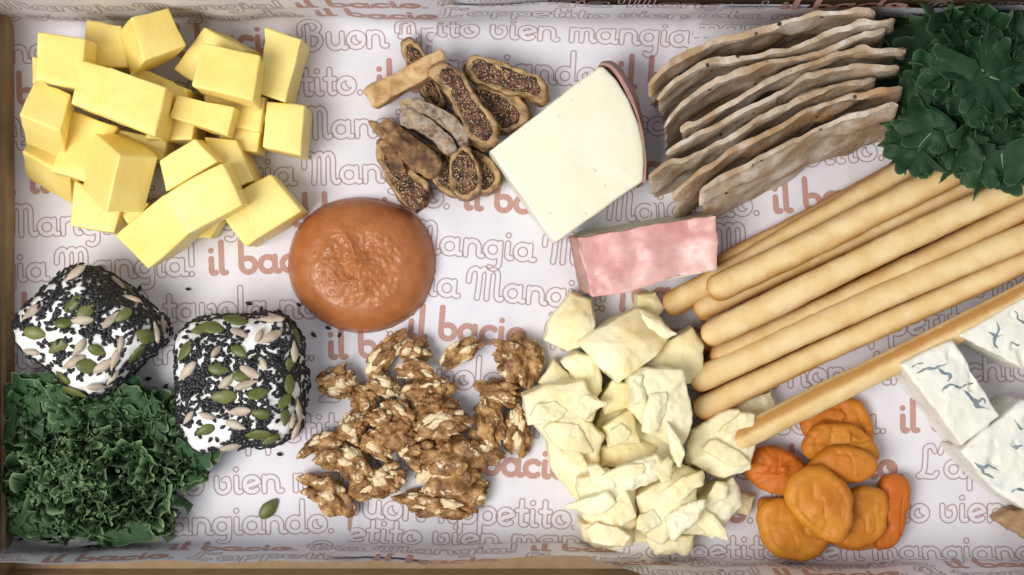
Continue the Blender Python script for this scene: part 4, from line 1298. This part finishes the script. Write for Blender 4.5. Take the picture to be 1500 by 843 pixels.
# ------------------------------------------------------------------ seeded goat cheese blocks
def ellip(L, Wd, Hh, point=0.0, n=12, m=7):
    v, f = [], []
    for i in range(m + 1):
        a = math.pi * i / m
        for j in range(n):
            b = 2 * math.pi * j / n
            x = -math.cos(a)
            r = math.sin(a) * (1 - point * max(0, x)) * (1 if x < 0 else (1 - .25 * point * x))
            v.append((x * L / 2, r * math.cos(b) * Wd / 2, r * math.sin(b) * Hh / 2))
    for i in range(m):
        for j in range(n):
            f.append([i * n + j, i * n + (j + 1) % n, (i + 1) * n + (j + 1) % n, (i + 1) * n + j])
    return np.array(v), f


def seed_mesh(name, L, Wd, Hh, point, mat, n=12, m=7):
    v, f = ellip(L, Wd, Hh, point, n, m)
    me = bpy.data.meshes.new(name)
    me.from_pydata((v * U).tolist(), [], f)
    me.polygons.foreach_set('use_smooth', [True] * len(f))
    me.validate()
    me.materials.append(M[mat])
    return me


ME_SES = [seed_mesh('sesame_seed', 9.6 * q, 5.8 * q, 3.6, .55, 'sesame', 8, 5) for q in (1, .86, 1.12)]
ME_PUM = [seed_mesh('pumpkin_seed', 33 * q, 19 * q, 8, .35, 'pumpkin_seed', 14, 8) for q in (1, .84, 1.12)]
ME_SUN = [seed_mesh('sunflower_seed', 33 * q, 12.5 * q, 9, .6, 'sunflower_seed', 12, 8) for q in (1, .78, 1.15)]


def place_seed(me, name, pos, nrm, ang, parent, porg, lift, tip=0.0):
    o = bpy.data.objects.new(name, me)
    COL.objects.link(o)
    nrm = Vector(nrm).normalized()
    if tip:
        nrm = (nrm + Vector((math.cos(ang * 1.7), math.sin(ang * 1.7), 0)) * tip).normalized()
    d = Vector((math.cos(ang), math.sin(ang), 0))
    x = (d - nrm * d.dot(nrm)).normalized()
    y = nrm.cross(x)
    from mathutils import Matrix
    R_ = Matrix((x, y, nrm)).transposed()
    o.rotation_euler = R_.to_euler()
    p = np.array(pos) + np.array(nrm) * lift
    o.location = Vector((p - np.array(porg)) * U)
    if parent: o.parent = parent
    return o


def goat(top, z, label, pump, sun, density, seed, nses):
    T = np.array([W(p[0], p[1], z) for p in top])[::-1]
    c = T.mean(0)
    T[:, :2] = c[:2] + (T[:, :2] - c[:2]) * 1.17
    B = T.copy(); B[:, :2] = c[:2] + (T[:, :2] - c[:2]) * 1.05; B[:, 2] = 4
    v, f = hexa(np.concatenate([T, B]), .46, 28)
    v[:, 2] += 6 * np.exp(-(((v[:, 0] - c[0]) ** 2 + (v[:, 1] - c[1]) ** 2) / 70 ** 2)) * (v[:, 2] > 60)
    v = v + vnormals(v, f) * (5.0 * fbm(v, 1 / 42., seed, 2) + 1.8 * fbm(v, 1 / 10., seed + 1, 2))[:, None]
    v[:, 2] = np.maximum(v[:, 2], FLOOR - 1)
    org = np.array([c[0], c[1], v[:, 2].min()])
    root = empty('seeded_cheese', org, label, 'goat cheese', 'seed coated goat cheese blocks')
    mk('cheese_body', v, f, 'goat_cheese', root)
    bvh = BVHTree.FromPolygons([tuple(p) for p in v], f)
    eye = Vector((0, 0, D))
    rg = np.random.default_rng(seed)

    def hit(px, py):
        d = (Vector(W(px, py, 0)) - eye).normalized()
        return bvh.ray_cast(eye, d)[:2]
    for (px, py, a) in pump:
        h, nn_ = hit(px, py)
        if h is None: continue
        place_seed(ME_PUM[rg.integers(3)], 'pumpkin_seed', h, nn_, math.radians(a) + (math.pi if rg.random() < .5 else 0), root, org, 2.6, .12)
    for (px, py, a) in sun:
        h, nn_ = hit(px, py)
        if h is None: continue
        place_seed(ME_SUN[rg.integers(3)], 'sunflower_seed', h, nn_, math.radians(a) + (math.pi if rg.random() < .5 else 0), root, org, 3.0, .15)
    xs = [p[0] for p in top]; ys = [p[1] for p in top]
    cnt = tries = 0
    big = [(p[0], p[1]) for p in pump] + [(p[0], p[1]) for p in sun]
    used = []
    extra_v, extra_f, eb = [], [], 0
    sv_, sf_ = ellip(9.6, 5.8, 3.6, .55, 8, 5)
    sf_ = np.array(sf_)
    while cnt < nses and tries < 60000:
        tries += 1
        if rg.random() < .86:
            px, py = rg.uniform(min(xs) - 40, max(xs) + 40), rg.uniform(min(ys) - 40, max(ys) + 40)
            if rg.random() > (density(px, py) * (1 + .8 * float(noise(np.array([[px, py, 0.]]), 1 / 13., seed)[0]))) ** 2.3: continue
            h, nn_ = hit(px, py)
        else:                                                   # side faces
            th_ = rg.uniform(0, 2 * math.pi); zz = rg.uniform(8, z * .9)
            dv = Vector((-math.cos(th_), -math.sin(th_), 0))
            h, nn_ = bvh.ray_cast(Vector((c[0], c[1], zz)) - dv * 400, dv)[:2]
        if h is None or nn_.z < -.3: continue
        if any((q - h).length < 2.7 for q in used): continue
        used.append(h)
        ang = rg.uniform(0, 2 * math.pi)
        if cnt < 300:
            place_seed(ME_SES[rg.integers(3)], 'sesame_seed', h, nn_, ang, root, org, rg.uniform(.8, 4.2), .55)
        else:
            nrm = Vector(nn_); dd = Vector((math.cos(ang), math.sin(ang), 0)); x = (dd - nrm * dd.dot(nrm)).normalized(); y = nrm.cross(x)
            Rm = np.array([x, y, nrm])
            extra_v.append(sv_ @ Rm + np.array(h) + np.array(nrm) * 1.6); extra_f.append(sf_ + eb); eb += len(sv_)
        cnt += 1
    if extra_v:
        o = mk('sesame_coating', np.concatenate(extra_v), np.concatenate(extra_f), 'sesame', root, kind='stuff')
    return root


def blobs(bl, base):
    def d(px, py):
        q = base
        for (x, y, r, w) in bl: q += w * math.exp(-((px - x) ** 2 + (py - y) ** 2) / r ** 2)
        return q
    return d


goat([(10, 484), (108, 396), (218, 488), (122, 578)], 132, 'white goat cheese block crusted with seeds, touching the tray wall and kale',
     [(108, 445, 45), (127, 456, 50), (95, 474, 10), (52, 488, -10), (86, 507, 35), (142, 513, -30), (200, 516, 15), (130, 537, -8), (24, 514, 80), (94, 552, -20), (110, 572, -25), (183, 424, -45), (211, 492, -30), (181, 462, 40)],
     [(48, 458, 50), (115, 510, 50), (47, 514, -5), (47, 530, 20), (66, 537, -10), (108, 531, 30), (163, 469, 50), (119, 469, 5), (177, 505, 80), (167, 526, 70), (154, 534, 30), (142, 565, -35), (163, 552, 40), (110, 403, 55), (173, 419, -35), (190, 440, -45), (226, 487, -30), (236, 480, -60), (232, 526, 70), (12, 505, 80), (26, 540, -50)],
     blobs([(110, 420, 38, .9), (150, 430, 32, .9), (75, 450, 26, .8), (175, 450, 24, .7), (150, 475, 22, .6), (130, 480, 20, .5), (85, 485, 18, .5), (190, 480, 18, .5), (28, 480, 20, .8), (100, 520, 20, .5), (160, 490, 18, .4), (60, 550, 22, .7), (85, 570, 20, .8), (165, 545, 20, .5), (235, 500, 20, .9), (135, 552, 14, .3), (70, 510, 14, .4), (215, 465, 18, .8)], .10), 21, 1400)
goat([(258, 486), (410, 480), (420, 640), (268, 648)], 136, 'rounded white goat cheese block crusted with seeds, standing free on the paper',
     [(344, 471, 5), (294, 484, 20), (273, 515, 50), (350, 515, -35), (321, 541, -10), (328, 581, 0), (379, 577, 25), (382, 606, -10), (301, 629, 20), (415, 589, 45), (416, 612, 60), (378, 635, 10), (355, 552, 0), (396, 642, 20), (432, 495, 70), (422, 561, 85), (423, 532, 70), (312, 482, -20)],
     [(352, 490, -15), (381, 493, 80), (395, 495, 30), (386, 532, -60), (334, 558, 45), (369, 547, -30), (350, 602, 10), (302, 608, -20), (347, 623, -15), (278, 612, 45), (338, 458, 5), (426, 615, 75), (432, 626, 70), (341, 652, 5), (256, 586, 20), (275, 544, 45), (429, 515, 80), (361, 564, 20), (318, 515, 60), (398, 470, -10), (434, 600, 80)],
     blobs([(292, 520, 30, .9), (300, 560, 34, 1.), (275, 570, 26, .9), (330, 500, 22, .7), (365, 520, 22, .7), (405, 520, 24, .7), (410, 560, 26, .8), (340, 590, 20, .6), (265, 620, 24, .9), (360, 640, 28, .9), (385, 650, 26, 1.), (365, 595, 20, .6), (420, 490, 26, .9), (395, 590, 20, .7), (312, 595, 14, .4), (380, 560, 14, .4), (437, 550, 18, .8), (350, 540, 14, .4)], .10), 22, 1450)

LS = 'loose black sesame seeds scattered on the paper'
for i, (px, py, a, lab) in enumerate([
    (205, 422, 80, 'loose black sesame seed beside the seeded cheese that touches the wall'), (276, 424, -10, 'loose black sesame seed under the last yellow cheese cube'), (365, 445, -15, 'loose black sesame seed on the word tavola, lying level'), (383, 453, 80, 'loose black sesame seed on the word tavola, standing on end'),
    (438, 447, -40, 'loose black sesame seed half under the brown spread'), (460, 491, -40, 'loose black sesame seed beside the printed letters il'), (481, 481, -20, 'loose black sesame seed touching the brown spread edge'), (497, 491, 70, 'loose black sesame seed touching the brown spread above the letter l'),
    (218, 555, 10, 'loose black sesame seed in the gap between the seeded blocks, lying flat'), (243, 566, 60, 'loose black sesame seed at the free standing seeded block'), (216, 596, 40, 'loose black sesame seed at the kale tip'),
    (282, 691, 70, 'loose black sesame seed on the letter o beside the kale'), (410, 666, -15, 'loose black sesame seed in front of the free standing seeded block'), (480, 702, 80, 'loose black sesame seed at the ragged walnut piece')]):
    p = W(px, py, 4)
    o = place_seed(ME_SES[i % 3], 'sesame_seed', (p[0], p[1], 4.4), (0, 0, 1), math.radians(a), None, (0, 0, 0), 1.0)
    tag(o, lab or 'loose black sesame seed above the free standing seeded block', 'sesame seed', LS)
p = W(394, 745, 4)
o = place_seed(ME_PUM[2], 'pumpkin_seed', (p[0], p[1], 5.0), (0.05, 0, 1), math.radians(48), None, (0, 0, 0), 2.6)
tag(o, 'single green pumpkin seed lying loose on the paper', 'pumpkin seed')


# ------------------------------------------------------------------ kale
def frill(R, n1, n2, amp, rg, sector, nr, nt, cup, fine=.35, lobes=.10):
    th = np.radians(np.linspace(-sector / 2, sector / 2, nt))
    t = np.linspace(.08, 1, nr) ** .8
    TH, TT = np.meshgrid(th, t)
    TH, TT = TH.ravel(), TT.ravel()
    ph = rg.uniform(0, 6.28, 6)
    wq = .5 * np.sin(2.1 * TH + ph[3]) + .35 * np.sin(4.7 * TH + ph[4])
    rr = R * TT * (1 + .14 * np.sin(2 * TH + ph[0]) + .10 * np.sin(3 * TH + ph[1]) + lobes * TT ** 3 * np.sin(n2 * TH * 1.37 + ph[2]) + .5 * lobes * TT ** 5 * np.sin(n2 * TH * 2.9 + ph[5]))
    a2 = n2 * TH + ph[2] + 2.2 * wq
    h = R * amp * ((.6 * TT ** 2.3) * np.sin(n1 * TH + ph[1] + wq) + fine * TT ** 3 * np.sin(a2) + .35 * fine * TT ** 6 * np.sin(2.3 * a2 + 1))
    T2 = TH + TT ** 3 * (1.25 / n2) * np.cos(a2) * .9
    rr = rr * (1 + .10 * TT ** 4 * np.cos(a2 * 2 + ph[0]))
    z = h + cup * R * TT ** 2
    v = np.c_[rr * np.cos(T2), rr * np.sin(T2), z]
    f = []
    for i in range(nr - 1):
        for j in range(nt - 1):
            a = i * nt + j
            f.append([a, a + 1, a + nt + 1, a + nt])
    return v, f, TT


def orient(v, head, tilt, roll, rg):
    c, s = math.cos(roll), math.sin(roll)
    v = v @ np.array([[1, 0, 0], [0, c, s], [0, -s, c]])
    c, s = math.cos(tilt), math.sin(tilt)
    v = v @ np.array([[c, 0, s], [0, 1, 0], [-s, 0, c]])
    c, s = math.cos(head), math.sin(head)
    return v @ np.array([[c, s, 0], [-s, c, 0], [0, 0, 1]])


kb = empty('kale_bunch', [*W(130, 700)[:2], 5], 'bunch of tightly curled green kale below the seeded cheese block', 'kale', 'kale bunches')
poly = [(30, 585), (60, 560), (105, 585), (160, 572), (195, 585), (235, 605), (300, 640), (300, 668), (262, 690), (252, 735), (240, 796), (170, 808), (85, 814), (3, 808), (5, 662), (24, 650)]
rg = np.random.default_rng(5)
pts = []
tr = 0
while len(pts) < 150 and tr < 20000:
    tr += 1
    x, y = rg.uniform(0, 305), rg.uniform(560, 815)
    if not inpoly(x, y, poly): continue
    if any((x - a) ** 2 + (y - b) ** 2 < 11.5 ** 2 for a, b in pts): continue
    pts.append((x, y))
KR = np.random.default_rng(99)


def keep_in(v):
    ky, kx = -368 + 26 * KR.random(), -726 + 14 * KR.random()
    v[:, 2] = np.where(v[:, 2] < 7, 7 + (v[:, 2] - 7) * .05, v[:, 2])
    v[:, 1] = np.where(v[:, 1] < ky, ky + (v[:, 1] - ky) * .2, v[:, 1])
    v[:, 1] = np.maximum(v[:, 1], -372)
    v[:, 0] = np.where(v[:, 0] < kx, kx + (v[:, 0] - kx) * .12, v[:, 0])
    return v


def ruffle(x, y, z, head, length, depth, lean, rg, wl=13., A=6.5):
    """curly leaf margin: smooth at its foot, gathered into tight waves along its free upper edge"""
    nt, nr = int(length / 1.15), 9
    s_ = np.linspace(0, length, nt)
    k0 = rg.uniform(-1, 1) * 2.2 / length
    hd = head + k0 * (s_ - length / 2) + .8 * noise(np.c_[s_, 0 * s_ + x, 0 * s_ + y], 1 / 34., 3)
    bx = np.cumsum(np.cos(hd)) * (length / nt); by = np.cumsum(np.sin(hd)) * (length / nt)
    bx -= bx.mean(); by -= by.mean()
    nx_, ny_ = -np.sin(hd), np.cos(hd)
    tx_, ty_ = np.cos(hd), np.sin(hd)
    q3 = np.c_[s_, 0 * s_ + z, 0 * s_ + x]
    ph = 2 * math.pi * s_ / wl + 3.0 * noise(q3, 1 / 26., 5)
    am = A * (1 + .55 * noise(q3, 1 / 18., 8))
    offn = am * (np.sin(ph) + .34 * np.sin(2.7 * ph + 1))
    offt = .62 * A * np.sin(2 * ph + .4) + .25 * A * np.sin(3.3 * ph)
    offz = 2.2 * np.sin(ph * 1.5 + 2) + 2.6 * noise(q3, 1 / 10., 12)
    V_, E_ = [], []
    for r in range(nr):
        t = r / (nr - 1)
        w = t ** 1.35
        ln = lean * t * t * depth
        V_.append(np.c_[bx + nx_ * (offn * w + ln) + tx_ * offt * w, by + ny_ * (offn * w + ln) + ty_ * offt * w, -depth * (1 - t) + offz * w])
        E_.append(np.full(nt, t))
    v = np.concatenate(V_) + W(x, y, z)
    f = np.array([[r * nt + j, r * nt + j + 1, (r + 1) * nt + j + 1, (r + 1) * nt + j] for r in range(nr - 1) for j in range(nt - 1)])
    return v, f, np.concatenate(E_)


for i, (x, y) in enumerate(pts):
    dx, dy = (x - 135) / 150, (y - 695) / 120
    dome = max(0, 1 - (dx * dx + dy * dy) * .75)
    upper = y < 628 or x > 262
    z = 30 + 84 * dome * rg.uniform(.75, 1.0)
    if upper:
        z = rg.uniform(44, 74)
        R_ = rg.uniform(26, 38)
        v, f, TT = frill(R_, 2, 7, .30, rg, 280, 11, 110, -.08, .30, .07)
        v = orient(v, math.atan2(-dy, dx) + rg.uniform(-.6, .6), rg.uniform(-.1, .35), rg.uniform(-.35, .35), rg)
        v = keep_in(v + W(x, y, z))
        mk('leaf', v, np.array(f), 'kale_curly', kb, attrs={'edge': np.clip((TT - .93) / .06, 0, 1) * .7})
        if rg.random() < .25: continue
        z += 14
    v, f, TT = ruffle(x, y, z, rg.uniform(0, 6.28), rg.uniform(50, 95), rg.uniform(20, 34), rg.uniform(-.6, .6), rg, rg.uniform(15, 22), rg.uniform(6, 9))
    mk('leaf', keep_in(v), f, 'kale_curly', kb, attrs={'edge': np.clip((TT - .84) / .12, 0, 1) * .9 + .08 * TT})
# leaf blades that lie flat under and between the curls
for (x, y, z, R_, hd) in ((60, 660, 50, 62, 150), (130, 640, 66, 62, 90), (210, 660, 56, 62, 40), (70, 740, 56, 62, 200), (150, 740, 66, 70, 270), (205, 740, 48, 56, 300), (40, 610, 40, 40, 120), (100, 600, 50, 44, 90), (180, 600, 46, 46, 70), (262, 645, 40, 46, 10), (30, 770, 40, 44, 220)):
    v, f, TT = frill(R_, 2, 6, .20, rg, 340, 11, 110, -.10, .26, .03)
    v = orient(v, math.radians(hd), .1, rg.uniform(-.2, .2), rg)
    mk('leaf', keep_in(v + W(x, y, z)), np.array(f), 'kale_curly', kb, attrs={'edge': np.clip((TT - .93) / .06, 0, 1) * .6})
for (x0, y0, x1, y1, z0, z1) in ((250, 790, 160, 700, 14, 30), (20, 780, 120, 690, 14, 34), (150, 800, 130, 690, 12, 34)):
    t = np.linspace(0, 1, 14)[:, None]
    path = W(x0, y0, z0) * (1 - t) + W(x1, y1, z1) * t
    v, f, _ = tube(path, np.linspace(7, 3, 14), 10)
    v[:, 2] = np.maximum(v[:, 2], 6)
    mk('stem', v, f, 'kale_rib', kb)

kt = empty('kale_bunch', [*W(1430, 130)[:2], 6], 'bunch of dark broad kale leaves over the breadstick ends', 'kale', 'kale bunches')
rg = np.random.default_rng(12)
big = []
for ring, (n_, rad_, R0_, z0_) in enumerate(((15, 118, 92, 62), (13, 86, 84, 96), (10, 52, 74, 128), (6, 22, 58, 158))):
    for k_ in range(n_):
        a_ = 2 * math.pi * (k_ + rg.uniform(-.25, .25)) / n_ + ring * .4
        x_, y_ = 1448 + rad_ * 1.08 * math.cos(a_), 106 - rad_ * 1.12 * math.sin(a_)
        big.append((x_, y_, z0_ + rg.uniform(-10, 12) + (24 if y_ > 170 and ring < 1 else 0), R0_ * rg.uniform(.82, 1.1), a_ + rg.uniform(-.5, .5), rg.uniform(.05, .4)))
big += [(1322, 226, 132, 46, 3.6, .1), (1352, 206, 140, 50, 3.9, .1), (1395, 214, 146, 50, 4.3, .1), (1430, 238, 140, 52, 4.2, .1), (1468, 244, 142, 52, 4.8, .1), (1502, 236, 140, 50, 5.2, .1), (1330, 168, 124, 50, 3.2, .1), (1345, 120, 120, 50, 3.0, .1)]
for i, (x, y, z, R_, hd, tl) in enumerate(big):
    nt = 170
    v, f, TT = frill(R_, 2, 9, .26, rg, 215, 18, nt, -.12, .30, .045)
    v[:, 0] -= R_ * .55
    v[:, 2] += 5 * fbm(v + i * 50, 1 / 30., 77, 2)
    v[:, :2] *= (1 + .07 * TT ** 5 * noise(v + i * 31, 1 / 7., 78))[:, None]
    v = orient(v, hd, -tl * .5, rg.uniform(-.35, .35), rg)
    v = v + W(x, y, z)
    lowlim = np.where(v[:, 1] < 236, 116, 8)
    v[:, 2] = np.where(v[:, 2] < lowlim, lowlim + (v[:, 2] - lowlim) * .08, v[:, 2])
    v[:, 1] = np.where(v[:, 1] > 384, 384 + (v[:, 1] - 384) * .1, v[:, 1])
    v[:, 0] = np.where(v[:, 0] > 850, 850 + (v[:, 0] - 850) * .04, v[:, 0])
    lf = mk('leaf', v, np.array(f), 'kale_flat', kt, attrs={'edge': np.clip((TT - .965) / .03, 0, 1) * .7})
    if i % 3 == 0:
        mid = [v[r * nt + nt // 2] + np.array([0, 0, .4]) for r in range(2, 14)]
        vv, ff, _ = tube(mid, np.linspace(1.5, .4, 12), 8)
        mk('midrib', vv, ff, 'kale_rib', lf)
for k_ in range(16):
    x_, y_ = rg.uniform(1370, 1500), rg.uniform(20, 205)
    v, f, TT = ruffle(x_, y_, rg.uniform(150, 182), rg.uniform(0, 6.28), rg.uniform(40, 90), rg.uniform(22, 34), rg.uniform(-.8, .8), rg, rg.uniform(20, 32), rg.uniform(5, 9))
    v[:, 1] = np.minimum(v[:, 1], 384)
    mk('leaf', v, f, 'kale_flat', kt, attrs={'edge': np.clip((TT - .92) / .08, 0, 1) * .8})
for o in bpy.data.objects:
    if '_org' in o: del o['_org']
